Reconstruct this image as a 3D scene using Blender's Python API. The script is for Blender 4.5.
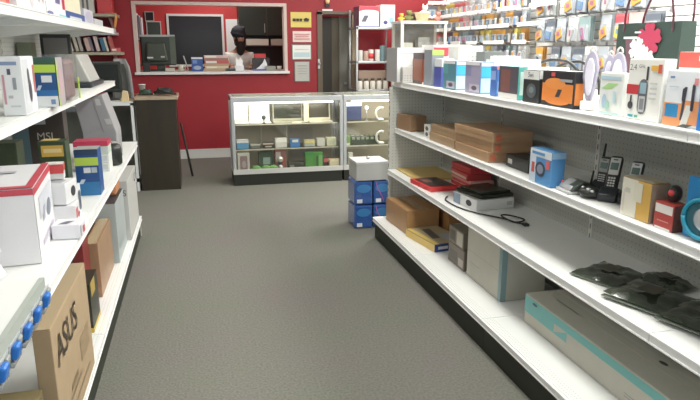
import bpy, bmesh, math, random
from mathutils import Vector, Matrix
for o in list(bpy.data.objects): bpy.data.objects.remove(o)
S = bpy.context.scene
C = S.collection
random.seed(7)

# ------------------------------------------------------------ camera, world, lights, exposure
F = 620.0
pitch = math.atan(152/F); yaw = math.atan(156/math.hypot(F, 152))
cam = bpy.data.cameras.new('camera'); co = bpy.data.objects.new('camera', cam); C.objects.link(co)
cam.sensor_width = 36; cam.lens = 36*F/700; cam.clip_start = .02; cam.clip_end = 100
co.location = (0, 0, 1.48); co.rotation_euler = (math.pi/2-pitch, 0, -yaw)
S.camera = co
w = bpy.data.worlds.new('world'); S.world = w; w.use_nodes = True
w.node_tree.nodes['Background'].inputs[0].default_value = (.86, .93, 1, 1)
w.node_tree.nodes['Background'].inputs[1].default_value = .9
S.view_settings.view_transform = 'Standard'; S.view_settings.look = 'None'
S.view_settings.gamma = 1; S.view_settings.use_curve_mapping = False
S.view_settings.exposure = 0.2
CEIL = 2.95
# fluorescent troffers: (x, y, watts)
LAMPS = [(1.15, .4, 40), (1.15, 2.6, 36), (1.0, 4.9, 20), (.9, 7.6, 9), (-1.9, 2.0, 30), (-1.9, 5.2, 16),
         (2.8, 1.6, 60), (2.8, 3.8, 72), (2.8, 6.0, 66), (2.9, 7.8, 24), (.4, 9.8, 26)]
for lx, ly, lw in LAMPS:
    L = bpy.data.lights.new('troffer_light', 'AREA'); L.shape = 'RECTANGLE'; L.size = .55; L.size_y = 1.15
    L.energy = lw; L.color = (1, .985, .93)
    lo = bpy.data.objects.new('troffer_light', L); C.objects.link(lo); lo.location = (lx, ly, CEIL-.075)

# ------------------------------------------------------------ materials
MC = {}
def mat(col, rough=.5, metal=0., noise=.0, scale=8., name=None, trans=0., bump=0., emit=0., alpha=1., coat=0.):
    key = (tuple(col), rough, metal, noise, scale, trans, bump, emit, alpha, coat)
    if key in MC: return MC[key]
    m = bpy.data.materials.new(name or 'surface'); m.use_nodes = True
    nt = m.node_tree; b = nt.nodes['Principled BSDF']
    c = (col[0], col[1], col[2], 1)
    b.inputs['Base Color'].default_value = c; b.inputs['Roughness'].default_value = rough
    b.inputs['Metallic'].default_value = metal
    b.inputs['Transmission Weight'].default_value = trans
    b.inputs['Coat Weight'].default_value = coat
    if alpha < 1: b.inputs['Alpha'].default_value = alpha
    if emit:
        b.inputs['Emission Color'].default_value = c; b.inputs['Emission Strength'].default_value = emit
    if noise or bump:
        tc = nt.nodes.new('ShaderNodeTexCoord')
        n = nt.nodes.new('ShaderNodeTexNoise'); n.inputs['Scale'].default_value = scale; n.inputs['Detail'].default_value = 5
        nt.links.new(tc.outputs['Object'], n.inputs['Vector'])
        if noise:
            mx = nt.nodes.new('ShaderNodeMix'); mx.data_type = 'RGBA'
            mx.inputs[6].default_value = tuple(min(1, v*(1-noise)) for v in col)+(1,)
            mx.inputs[7].default_value = tuple(min(1, v*(1+noise)) for v in col)+(1,)
            nt.links.new(n.outputs['Fac'], mx.inputs[0]); nt.links.new(mx.outputs[2], b.inputs['Base Color'])
        if bump:
            bp = nt.nodes.new('ShaderNodeBump'); bp.inputs['Strength'].default_value = bump; bp.inputs['Distance'].default_value = .01
            nt.links.new(n.outputs['Fac'], bp.inputs['Height']); nt.links.new(bp.outputs[0], b.inputs['Normal'])
    MC[key] = m
    return m

def carpet_mat():
    m = bpy.data.materials.new('carpet'); m.use_nodes = True; nt = m.node_tree; b = nt.nodes['Principled BSDF']
    b.inputs['Roughness'].default_value = .95; b.inputs['Specular IOR Level'].default_value = .15
    tc = nt.nodes.new('ShaderNodeTexCoord')
    n1 = nt.nodes.new('ShaderNodeTexNoise'); n1.inputs['Scale'].default_value = 85; n1.inputs['Detail'].default_value = 6
    n2 = nt.nodes.new('ShaderNodeTexNoise'); n2.inputs['Scale'].default_value = 1.6; n2.inputs['Detail'].default_value = 3
    for n in (n1, n2): nt.links.new(tc.outputs['Object'], n.inputs['Vector'])
    r1 = nt.nodes.new('ShaderNodeValToRGB'); r1.color_ramp.elements[0].position = .3; r1.color_ramp.elements[1].position = .7
    r1.color_ramp.elements[0].color = (.148, .144, .127, 1); r1.color_ramp.elements[1].color = (.218, .212, .190, 1)
    mx = nt.nodes.new('ShaderNodeMix'); mx.data_type = 'RGBA'; mx.blend_type = 'MULTIPLY'
    r2 = nt.nodes.new('ShaderNodeValToRGB'); r2.color_ramp.elements[0].position = .35; r2.color_ramp.elements[1].position = .65
    r2.color_ramp.elements[0].color = (.93, 1, .92, 1); r2.color_ramp.elements[1].color = (1, .96, 1, 1)
    mx.inputs[0].default_value = .8
    nt.links.new(n1.outputs['Fac'], r1.inputs[0]); nt.links.new(n2.outputs['Fac'], r2.inputs[0])
    nt.links.new(r1.outputs[0], mx.inputs[6]); nt.links.new(r2.outputs[0], mx.inputs[7])
    nt.links.new(mx.outputs[2], b.inputs['Base Color'])
    bp = nt.nodes.new('ShaderNodeBump'); bp.inputs['Strength'].default_value = .5; bp.inputs['Distance'].default_value = .006
    nt.links.new(n1.outputs['Fac'], bp.inputs['Height']); nt.links.new(bp.outputs[0], b.inputs['Normal'])
    return m

def peg_mat(col, axes, pitch=.0254, r=.16, hole=(.12, .12, .11)):
    """perforated board: round holes on a grid along two object axes"""
    m = bpy.data.materials.new('pegboard'); m.use_nodes = True; nt = m.node_tree; b = nt.nodes['Principled BSDF']
    b.inputs['Roughness'].default_value = .6
    tc = nt.nodes.new('ShaderNodeTexCoord'); sp = nt.nodes.new('ShaderNodeSeparateXYZ'); nt.links.new(tc.outputs['Object'], sp.inputs[0])
    sq = []
    for a in axes:
        d = nt.nodes.new('ShaderNodeMath'); d.operation = 'DIVIDE'; d.inputs[1].default_value = pitch
        nt.links.new(sp.outputs[a], d.inputs[0])
        f = nt.nodes.new('ShaderNodeMath'); f.operation = 'FRACT'; nt.links.new(d.outputs[0], f.inputs[0])
        s = nt.nodes.new('ShaderNodeMath'); s.operation = 'SUBTRACT'; s.inputs[1].default_value = .5; nt.links.new(f.outputs[0], s.inputs[0])
        p = nt.nodes.new('ShaderNodeMath'); p.operation = 'MULTIPLY'; nt.links.new(s.outputs[0], p.inputs[0]); nt.links.new(s.outputs[0], p.inputs[1])
        sq.append(p)
    ad = nt.nodes.new('ShaderNodeMath'); nt.links.new(sq[0].outputs[0], ad.inputs[0]); nt.links.new(sq[1].outputs[0], ad.inputs[1])
    lt = nt.nodes.new('ShaderNodeMath'); lt.operation = 'LESS_THAN'; lt.inputs[1].default_value = r*r; nt.links.new(ad.outputs[0], lt.inputs[0])
    mx = nt.nodes.new('ShaderNodeMix'); mx.data_type = 'RGBA'
    mx.inputs[6].default_value = tuple(col)+(1,); mx.inputs[7].default_value = tuple(hole)+(1,)
    nt.links.new(lt.outputs[0], mx.inputs[0]); nt.links.new(mx.outputs[2], b.inputs['Base Color'])
    return m

def wood_mat(c1, c2, scale=3, rough=.5):
    m = bpy.data.materials.new('wood'); m.use_nodes = True; nt = m.node_tree; b = nt.nodes['Principled BSDF']
    b.inputs['Roughness'].default_value = rough
    tc = nt.nodes.new('ShaderNodeTexCoord'); mp = nt.nodes.new('ShaderNodeMapping'); mp.inputs['Scale'].default_value = (1, 1, .12)
    wv = nt.nodes.new('ShaderNodeTexNoise'); wv.inputs['Scale'].default_value = scale*10; wv.inputs['Detail'].default_value = 6
    nt.links.new(tc.outputs['Object'], mp.inputs[0]); nt.links.new(mp.outputs[0], wv.inputs['Vector'])
    r = nt.nodes.new('ShaderNodeValToRGB'); r.color_ramp.elements[0].color = tuple(c1)+(1,); r.color_ramp.elements[1].color = tuple(c2)+(1,)
    nt.links.new(wv.outputs['Fac'], r.inputs[0]); nt.links.new(r.outputs[0], b.inputs['Base Color'])
    return m

def glass_mat(tint=(.92, .97, .95), fac=.10, rough=.03):
    m = bpy.data.materials.new('glass'); m.use_nodes = True; nt = m.node_tree
    nt.nodes.remove(nt.nodes['Principled BSDF']); out = nt.nodes['Material Output']
    t = nt.nodes.new('ShaderNodeBsdfTransparent'); t.inputs[0].default_value = tuple(tint)+(1,)
    g = nt.nodes.new('ShaderNodeBsdfGlossy'); g.inputs['Roughness'].default_value = rough
    mx = nt.nodes.new('ShaderNodeMixShader'); mx.inputs[0].default_value = fac
    nt.links.new(t.outputs[0], mx.inputs[1]); nt.links.new(g.outputs[0], mx.inputs[2]); nt.links.new(mx.outputs[0], out.inputs[0])
    return m

WHITE = (.82, .83, .82); SHELF = (.80, .81, .79); CARD = (.40, .27, .155); BLACK = (.02, .021, .02)
RED = (.31, .015, .024); BLUE = (.025, .12, .42); TEAL = (.12, .42, .42); DGREEN = (.03, .06, .03)
M_shelf = mat(SHELF, .42, noise=.03, scale=3); M_rail = mat((.84, .85, .84), .35)
M_steel = mat((.52, .53, .54), .32, .6, noise=.05, scale=6); M_alu = mat((.50, .52, .54), .35, .55)
M_black = mat(BLACK, .5); M_kick = mat((.022, .027, .018), .6, noise=.3, scale=5)
M_glass = glass_mat((.95, .95, .93), .06); M_gray = mat((.35, .35, .33), .5)

# ------------------------------------------------------------ mesh helpers
class MB:
    def __init__(s): s.v = []; s.f = []; s.m = []; s.mats = []; s.smooth = []
    def mi(s, m):
        if m not in s.mats: s.mats.append(m)
        return s.mats.index(m)
    def add(s, vs, fs, m, sm=False):
        b = len(s.v); s.v += [tuple(v) for v in vs]; k = s.mi(m)
        for f in fs: s.f.append([b+i for i in f]); s.m.append(k); s.smooth.append(sm)
        return s
    def box(s, x0, x1, y0, y1, z0, z1, m, mtx=None):
        vs = [Vector(p) for p in ((x0,y0,z0),(x1,y0,z0),(x1,y1,z0),(x0,y1,z0),(x0,y0,z1),(x1,y0,z1),(x1,y1,z1),(x0,y1,z1))]
        if mtx is not None: vs = [mtx @ v for v in vs]
        return s.add(vs, [(0,3,2,1),(4,5,6,7),(0,1,5,4),(1,2,6,5),(2,3,7,6),(3,0,4,7)], m)
    def tube(s, pts, r, m, n=8, r2=None, cap=True):
        pts = [Vector(p) for p in pts]; N = len(pts); base = len(s.v); vs = []
        prev = None
        for i, p in enumerate(pts):
            d = (pts[min(i+1, N-1)]-pts[max(i-1, 0)]).normalized()
            a = Vector((0, 0, 1)) if abs(d.z) < .9 else Vector((1, 0, 0))
            if prev is not None: a = prev
            e1 = (a-d*a.dot(d)).normalized(); e2 = d.cross(e1); prev = e1
            rr = r if r2 is None else r+(r2-r)*i/(N-1)
            if isinstance(r, (list, tuple)): rr = r[i]
            for k in range(n):
                t = 2*math.pi*k/n; vs.append(p+e1*math.cos(t)*rr+e2*math.sin(t)*rr)
        fs = []
        for i in range(N-1):
            for k in range(n):
                a, b = i*n+k, i*n+(k+1) % n; fs.append((a, b, b+n, a+n))
        if cap: fs.append(tuple(range(n))[::-1]); fs.append(tuple((N-1)*n+k for k in range(n)))
        return s.add(vs, fs, m, True)
    def lathe(s, prof, m, n=16, cx=0, cy=0, sx=1, sy=1):
        vs = []; fs = []
        for r, z in prof:
            for k in range(n):
                t = 2*math.pi*k/n; vs.append((cx+r*math.cos(t)*sx, cy+r*math.sin(t)*sy, z))
        for i in range(len(prof)-1):
            for k in range(n):
                a, b = i*n+k, i*n+(k+1) % n; fs.append((a, b, b+n, a+n))
        fs.append(tuple(range(n))[::-1]); fs.append(tuple((len(prof)-1)*n+k for k in range(n)))
        return s.add(vs, fs, m, True)
    def ball(s, c, r, m, nu=14, nv=9, mtx=None):
        vs = []; fs = []
        if not isinstance(r, (tuple, list)): r = (r, r, r)
        for j in range(nv+1):
            ph = math.pi*j/nv
            for k in range(nu):
                t = 2*math.pi*k/nu
                v = Vector((r[0]*math.sin(ph)*math.cos(t), r[1]*math.sin(ph)*math.sin(t), -r[2]*math.cos(ph)))
                if mtx is not None: v = mtx @ v
                vs.append(v+Vector(c))
        for j in range(nv):
            for k in range(nu):
                a, b = j*nu+k, j*nu+(k+1) % nu; fs.append((a, b, b+nu, a+nu))
        return s.add(vs, fs, m, True)
    def prism(s, poly, axis, a0, a1, m):
        """poly in the two other axes, extruded along axis (0,1,2)"""
        def put(p, a):
            q = [p[0], p[1]]; q.insert(axis, a); return q
        n = len(poly); vs = [put(p, a0) for p in poly]+[put(p, a1) for p in poly]
        fs = [tuple(range(n))[::-1], tuple(range(n, 2*n))]+[(i, (i+1) % n, (i+1) % n+n, i+n) for i in range(n)]
        return s.add(vs, fs, m)
    def build(s, name, parent=None, loc=None, bevel=0, rz=0):
        me = bpy.data.meshes.new(name); me.from_pydata(s.v, [], s.f)
        for m in s.mats: me.materials.append(m)
        for p, k, sm in zip(me.polygons, s.m, s.smooth): p.material_index = k; p.use_smooth = sm
        bm = bmesh.new(); bm.from_mesh(me); bmesh.ops.recalc_face_normals(bm, faces=bm.faces); bm.to_mesh(me); bm.free()
        o = bpy.data.objects.new(name, me); C.objects.link(o)
        if parent: o.parent = parent
        if loc: o.location = loc
        if rz: o.rotation_euler.z = rz
        if bevel:
            b = o.modifiers.new('bevel', 'BEVEL'); b.width = bevel; b.segments = 2; b.limit_method = 'ANGLE'
        return o

def smooth(pts, k=6):
    out = []; P = [Vector(p) for p in pts]
    for i in range(len(P)-1):
        a, b_, c, d = P[max(i-1, 0)], P[i], P[i+1], P[min(i+2, len(P)-1)]
        for j in range(k):
            u = j/k; out.append(.5*((2*b_)+(c-a)*u+(2*a-5*b_+4*c-d)*u*u+(3*b_-a-3*c+d)*u**3))
    out.append(P[-1]); return out
ORD = ['first', 'second', 'third', 'fourth', 'fifth', 'sixth', 'seventh', 'eighth', 'ninth', 'tenth', 'eleventh', 'twelfth', 'thirteenth', 'fourteenth', 'fifteenth', 'sixteenth', 'seventeenth', 'eighteenth', 'nineteenth', 'twentieth', 'twenty-first', 'twenty-second', 'twenty-third', 'twenty-fourth']
def tag(o, label, cat, group=None, kind=None):
    if label: o['label'] = label
    if cat: o['category'] = cat
    if group: o['group'] = group
    if kind: o['kind'] = kind
    return o
def thing(name, label, cat, loc=(0,0,0), rz=0, group=None):
    o = bpy.data.objects.new(name, None); C.objects.link(o); o.location = loc; o.rotation_euler.z = rz
    o.empty_display_size = .05
    return tag(o, label, cat, group)
def struct(o): o['kind'] = 'structure'; return o

TXT = {}
def lettering(s, size, col, mtx, parent, rough=.5, ext=.0004):
    """flat letters; mtx places the text plane (x right, y up) centred on the string"""
    if s not in TXT:
        cu = bpy.data.curves.new('lettering', 'FONT'); cu.body = s; cu.align_x = 'CENTER'; cu.align_y = 'CENTER'; cu.size = 1; cu.resolution_u = 3
        to = bpy.data.objects.new('tmp', cu); C.objects.link(to)
        dg = bpy.context.evaluated_depsgraph_get(); me = bpy.data.meshes.new_from_object(to.evaluated_get(dg))
        bpy.data.objects.remove(to); TXT[s] = me
    me = TXT[s].copy(); me.transform(mtx @ Matrix.Scale(size, 4)); me.materials.clear(); me.materials.append(mat(col, rough))
    o = bpy.data.objects.new('lettering', me); C.objects.link(o); o.parent = parent
    return o

def face_frame(face, dx, dy, dz, off=.0009):
    """origin (lower left as seen from outside), u vector, v vector, normal; box centred in x,y with base at z=0"""
    X, Y, Z = Vector((1,0,0)), Vector((0,1,0)), Vector((0,0,1))
    if face == 'x-': return Vector((-dx/2-off, dy/2, 0)), -Y*dy, Z*dz
    if face == 'x+': return Vector((dx/2+off, -dy/2, 0)), Y*dy, Z*dz
    if face == 'y-': return Vector((-dx/2, -dy/2-off, 0)), X*dx, Z*dz
    if face == 'y+': return Vector((dx/2, dy/2+off, 0)), -X*dx, Z*dz
    if face == 'z+': return Vector((-dx/2, -dy/2, dz+off)), X*dx, Y*dy
def add_print(mb, face, dims, u0, u1, v0, v1, col, kind='r', lift=0, rough=.35):
    o, U, V = face_frame(face, *dims, off=.0009+lift)
    m = mat(col, rough)
    if kind == 'r': pts = [(u0,v0),(u1,v0),(u1,v1),(u0,v1)]
    elif kind == 'd': pts = [((u0+u1)/2+(u1-u0)/2*math.cos(t*math.pi/8), (v0+v1)/2+(v1-v0)/2*math.sin(t*math.pi/8)) for t in range(16)]
    elif kind == 't': pts = [(u0,v0),(u1,v0),(u1,v1)]       # triangle
    elif kind == 's': k = (u1-u0)*.4; pts = [(u0,v0),(u1-k,v0),(u1,v1),(u0+k,v1)]   # slanted
    elif kind == 'p':                                       # pill
        a = (u1-u0)/2; cu = (u0+u1)/2; b = min((v1-v0)/2, a*U.length/V.length)
        pts = [(cu+a*math.cos(t*math.pi/6), v1-b+b*math.sin(t*math.pi/6)) for t in range(7)]+[(cu-a*math.cos(t*math.pi/6), v0+b-b*math.sin(t*math.pi/6)) for t in range(7)]
    mb.add([o+U*p[0]+V*p[1] for p in pts], [tuple(range(len(pts)))], m)

def carton(name, label, cat, x, y, z, dx, dy, dz, col, prints=(), texts=(), rz=0, group=None, style='retail', rough=.4, sides=None, noise=.05):
    """x,y = centre of the base. prints: (face,u0,u1,v0,v1,col[,kind]); texts: (face,u,v,height,string,col)"""
    t = thing(name, label, cat, (x, y, z), rz, group)
    b = MB(); m = mat(col, rough, noise=noise, scale=12)
    b.box(-dx/2, dx/2, -dy/2, dy/2, 0, dz, m)
    b.build('carton_body', t, bevel=min(.003, dz*.04))
    if style == 'shipping':
        for s in (-1, 1):
            f = MB(); y0, y1 = (-dy/2+.001, dy/2-.001); x0, x1 = ((-dx/2+.001, -.0025) if s < 0 else (.0025, dx/2-.001))
            if dx > dy: x0, x1, y0, y1 = -dx/2+.001, dx/2-.001, *((-dy/2+.001, -.0025) if s < 0 else (.0025, dy/2-.001))
            f.box(x0, x1, y0, y1, dz, dz+.003, m); f.build('flap', t)
        tp = MB(); tm = mat((.46, .36, .23) if col[2] < .3 else tuple(min(1, v*1.06) for v in col), .2)
        if dx > dy: tp.box(-dx/2, dx/2, -.024, .024, dz+.003, dz+.0036, tm)
        else: tp.box(-.024, .024, -dy/2, dy/2, dz+.003, dz+.0036, tm)
        tp.build('tape', t)
    elif style == 'lid':
        f = MB(); e = .0015
        f.box(-dx/2-e, dx/2+e, -dy/2-e, dy/2+e, dz*.55, dz+.0015, m); f.build('lid', t, bevel=.002)
    elif style == 'retail' and dz > .05:
        f = MB(); f.box(-dx/2+.001, dx/2-.001, -dy/2+.001, dy/2-.001, dz, dz+.0012, m); f.build('flap', t)
    off = .0025 if style == 'lid' else 0
    if prints:
        groups = {}
        for i, p in enumerate(prints):
            mb = MB(); k = p[6] if len(p) > 6 else 'r'
            zl = .0035 if (style == 'shipping' and p[0] == 'z+') else (.0014 if p[0] == 'z+' else 0)
            add_print(mb, p[0], (dx, dy, dz), p[1], p[2], p[3], p[4], p[5], k, lift=off+zl+i*.00025)
            mb.build('printed_panel', t)
    for face, u, v, h, s, c in texts:
        o, U, V = face_frame(face, dx, dy, dz, off=.004+off+(.004 if face == 'z+' else 0))
        un, vn = U.normalized(), V.normalized(); n = un.cross(vn); c0 = o+U*u+V*v
        mt = Matrix(((un.x, vn.x, n.x, c0.x), (un.y, vn.y, n.y, c0.y), (un.z, vn.z, n.z, c0.z), (0, 0, 0, 1)))
        lettering(s, h, c, mt, t)
    return t
def rbox(*a, **k):
    """carton given by its aisle face: x of face, y range, for the right-hand shelving"""
    name, label, cat, xf, y0, y1, z, dx, dz, col = a
    return carton(name, label, cat, xf+dx/2, (y0+y1)/2, z, dx, y1-y0, dz, col, **k)
def lbox(*a, **k):
    name, label, cat, xf, y0, y1, z, dx, dz, col = a
    return carton(name, label, cat, xf-dx/2, (y0+y1)/2, z, dx, y1-y0, dz, col, **k)

# ------------------------------------------------------------ the setting
YB = 8.73
struct(MB().box(-3.6, 3.75, -2.5, 11.2, -.1, 0, carpet_mat()).build('floor'))
struct(MB().box(-3.6, 3.75, -2.5, 11.2, CEIL, CEIL+.1, mat((.78, .78, .75), .9, noise=.04, scale=30)).build('ceiling'))
M_red = mat(RED, .55, noise=.06, scale=2.5, bump=.03)
M_redin = mat((.55, .05, .05), .6, noise=.05, scale=2)
wb = MB(); T = .12
WX0, WX1, WZ0, WZ1 = -.72, 1.215, 1.172, 2.035
DX0, DX1, DZ = 1.715, 2.195, 1.93
wb.box(-3.6, WX0, YB, YB+T, 0, CEIL, M_red); wb.box(WX0, WX1, YB, YB+T, 0, WZ0, M_red); wb.box(WX0, WX1, YB, YB+T, WZ1, CEIL, M_red)
wb.box(WX1, DX0, YB, YB+T, 0, CEIL, M_red); wb.box(DX0, DX1, YB, YB+T, DZ, CEIL, M_red); wb.box(DX1, 3.75, YB, YB+T, 0, CEIL, M_red)
struct(wb.build('wall_back'))
M_left = mat((.62, .60, .56), .8, noise=.04, scale=3)
struct(MB().box(-3.72, -3.6, -2.5, 11.2, 0, CEIL, M_left).build('wall_left'))
# office behind the pass-through
struct(MB().box(-3.6, 3.75, 10.9, 11.02, 0, CEIL, M_redin).build('wall_office'))
struct(MB().box(1.62, 1.68, YB+T, 10.9, 0, CEIL, M_redin).build('wall_partition'))
bs = MB(); M_base = mat((.72, .72, .70), .5)
bs.box(-3.6, 1.66, YB-.016, YB, 0, .11, M_base); bs.box(-3.6, 1.66, YB-.022, YB, .11, .125, M_base); bs.box(2.26, 3.6, YB-.016, YB, 0, .11, M_base)
struct(bs.build('baseboard_back'))
# pass-through frame and sill
wf = struct(thing('window_1', None, None, (0, 0, 0)))
M_frame = mat((.62, .50, .46), .5); M_sill = mat((.74, .72, .72), .4)
f = MB()
f.box(WX0-.03, WX0+.012, YB-.018, YB+T+.018, WZ0, WZ1-.012, M_frame); f.box(WX1-.012, WX1+.03, YB-.018, YB+T+.018, WZ0, WZ1-.012, M_frame)
f.box(WX0-.03, WX1+.03, YB-.018, YB+T+.018, WZ1-.012, WZ1+.03, M_frame)
f.build('window_frame', wf)
MB().box(WX0-.05, WX1+.05, YB-.06, YB+T+.22, WZ0-.035, WZ0, M_sill).build('window_sill', wf, bevel=.004)
# door opening: dark timber leaf ajar with a light jamb
dr = struct(thing('door_1', None, None, (0, 0, 0)))
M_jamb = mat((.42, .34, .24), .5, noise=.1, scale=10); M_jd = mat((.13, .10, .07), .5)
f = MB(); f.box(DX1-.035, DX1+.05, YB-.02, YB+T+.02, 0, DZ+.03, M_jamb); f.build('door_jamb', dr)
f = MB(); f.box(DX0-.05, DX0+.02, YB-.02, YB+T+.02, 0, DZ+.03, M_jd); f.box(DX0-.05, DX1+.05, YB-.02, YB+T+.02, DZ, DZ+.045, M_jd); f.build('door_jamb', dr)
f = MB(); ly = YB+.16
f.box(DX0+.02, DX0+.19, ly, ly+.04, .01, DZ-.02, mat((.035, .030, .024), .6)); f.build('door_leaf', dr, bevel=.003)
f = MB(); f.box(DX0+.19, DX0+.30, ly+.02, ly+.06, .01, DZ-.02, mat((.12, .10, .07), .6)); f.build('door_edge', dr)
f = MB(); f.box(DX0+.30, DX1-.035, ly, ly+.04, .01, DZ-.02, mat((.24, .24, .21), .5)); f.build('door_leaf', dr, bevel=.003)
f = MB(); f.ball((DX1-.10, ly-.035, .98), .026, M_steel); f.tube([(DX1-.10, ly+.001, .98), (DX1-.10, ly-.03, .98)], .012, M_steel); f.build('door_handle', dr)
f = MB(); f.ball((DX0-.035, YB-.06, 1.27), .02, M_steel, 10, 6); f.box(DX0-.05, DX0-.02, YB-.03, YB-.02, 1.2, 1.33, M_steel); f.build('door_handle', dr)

# right wall of slatted display panel, each board a piece of its own
XR = 3.6
wr = struct(MB().box(XR, XR+.12, -2.5, YB, 0, CEIL, mat((.45, .45, .43), .8)).build('wall_right'))
M_slat = mat((.84, .84, .82), .45, noise=.02, scale=3)
sl = MB(); sl.prism([(XR-.022, .004), (XR-.022, .060), (XR-.016, .066), (XR, .066), (XR, 0), (XR-.018, 0)], 1, 2.2, YB-.03, M_slat)
# prism axis=1: poly is (x,z)
s0 = sl.build('slat', wr, loc=(0, 0, .22)); smesh = s0.data
for i in range(1, 36):
    o = s0.copy(); C.objects.link(o); o.location = (0, 0, .22+i*.075)

# ------------------------------------------------------------ gondola shelving
PEG_R = peg_mat((.44, .45, .41), (1, 2), .0254, .15, (.29, .295, .26))
PEG_L = peg_mat((.70, .71, .68), (1, 2), .0254, .15, (.4, .4, .38))
PEG_E = peg_mat((.62, .63, .58), (0, 2), .0254, .14, (.34, .34, .31))
M_upr = mat((.62, .62, .57), .45)
DECK_M = peg_mat(SHELF, (0, 1), .016, .16, (.5, .5, .48))

def gondola(name, label, side, xdeck, levels, xback, y0, y1, joints, ztop, pegm, two_sided=False):
    """side +1: stands to the right of the aisle, aisle face towards -x"""
    s = side; t = thing(name, label, 'shelving unit', (xback, (y0+y1)/2, 0)); ox, oy = xback, (y0+y1)/2
    def bx(mb, xa, xb, ya, yb, za, zb, m):
        xa, xb = sorted((xa-ox, xb-ox)); mb.box(xa, xb, ya-oy, yb-oy, za, zb, m); return mb
    cuts = [y0]+joints+[y1]
    for a, b in zip(cuts[:-1], cuts[1:]):
        g = .0015
        bx(MB(), xback, xback+s*.014, a+g, b-g, .03, ztop, pegm).build('back_panel', t)
        bx(MB(), xdeck+s*.018, xdeck+s*.03, a+g, b-g, 0, .135, M_kick).build('kick_plate', t)
        d = bx(MB(), xdeck+s*.012, xback, a+g, b-g, .145, .17, M_shelf).build('base_deck', t)
        r = MB(); bx(r, xdeck, xdeck+s*.014, a+g, b-g, .135, .168, M_rail); bx(r, xdeck-s*.003, xdeck, a+g, b-g, .137, .142, M_rail); bx(r, xdeck-s*.003, xdeck, a+g, b-g, .163, .168, M_rail)
        r.build('price_rail', d)
        p = MB(); bx(p, xdeck+s*.012, xdeck+s*.06, a+g, b-g, .1703, .1706, DECK_M); p.build('perforated_edge', d)
        for xs, zt in levels:
            sh = bx(MB(), xs+s*.012, xback, a+g, b-g, zt-.022, zt, M_shelf).build('shelf', t)
            r = MB(); bx(r, xs, xs+s*.014, a+g, b-g, zt-.037, zt-.001, M_rail); bx(r, xs-s*.003, xs, a+g, b-g, zt-.037, zt-.032, M_rail); bx(r, xs-s*.003, xs, a+g, b-g, zt-.006, zt-.001, M_rail)
            r.build('price_rail', sh)
            for yy in (a+.012, b-.012):
                br = MB(); xa, xb = xs+s*.05-ox, xback-ox
                br.prism([(xa, zt-.022), (xb, zt-.022), (xb, zt-.085), (xa, zt-.035)], 1, yy-.0015-oy, yy+.0015-oy, M_shelf); br.build('bracket', sh)
    for yy in cuts:
        up = MB(); bx(up, xback-s*.008, xback, yy-.014, yy+.014, 0, ztop+.03, M_upr)
        for k in range(int(ztop/.05)): bx(up, xback-s*.0085, xback-s*.0079, yy-.003, yy+.003, .05+k*.05, .075+k*.05, M_black)
        up.build('upright', t)
    return t
gR = gondola('gondola_shelving', 'long white metal shelving unit right of the aisle with grey pegboard back', 1, 1.312,
             [(1.43, .552), (1.48, .878), (1.48, 1.23)], 1.89, .62, 4.6, [1.62, 2.62, 3.62], 1.205, PEG_R)
# far end panel with slotted front post, rises a little above the top shelf
e = MB(); e.box(1.46-1.89, 0, 4.602-2.61, 4.616-2.61, .0, 1.2, PEG_E); e.build('end_panel', gR)
e = MB(); e.box(1.44-1.89, 1.462-1.89, 4.594-2.61, 4.622-2.61, .0, 1.19, M_upr)
for k in range(21): e.box(1.4385-1.89, 1.4402-1.89, 4.605-2.61, 4.611-2.61, .12+k*.05, .145+k*.05, M_black)
e.build('end_post', gR)
# back side of the same unit: its top shelf, seen over the front row
e = MB(); e.box(.016, .50, .62-2.61, 4.6-2.61, 1.208, 1.23, M_shelf); e.box(.50, .514, .62-2.61, 4.6-2.61, 1.193, 1.229, M_rail); e.build('rear_shelf', gR)
e = MB(); e.box(.016, .58, .62-2.61, 4.6-2.61, .0, .17, M_shelf); e.build('rear_deck', gR)

gL = gondola('gondola_shelving', 'white metal shelving unit left of the aisle with light perforated back', -1, -.487,
             [(-.475, .77), (-.60, 1.24), (-.575, 1.62)], -1.05, .86, 5.08, [1.87, 2.89, 3.92], 1.9, PEG_L)
e = MB(); e.box(-.02, .55, 5.085-2.97, 5.10-2.97, 0, .165, M_upr); e.build('end_panel', gL)
# short upper tray of the nearest left bay
tr = thing('shelf_tray', 'short white shelf tray with grey edge in the near left corner', 'shelf', (-.7, 1.35, .775))
e = MB(); e.box(-.25, .238, -.5, .46, .053, .073, M_shelf); e.build('tray_top', tr)
e = MB(); e.box(.238, .252, -.5, .46, .045, .075, mat((.42, .46, .42), .4)); e.build('tray_edge', tr)
for yy in (-.48, .44):
    e = MB(); e.box(-.24, .16, yy-.006, yy+.006, -.004, .053, M_upr); e.build('support', tr)

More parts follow.
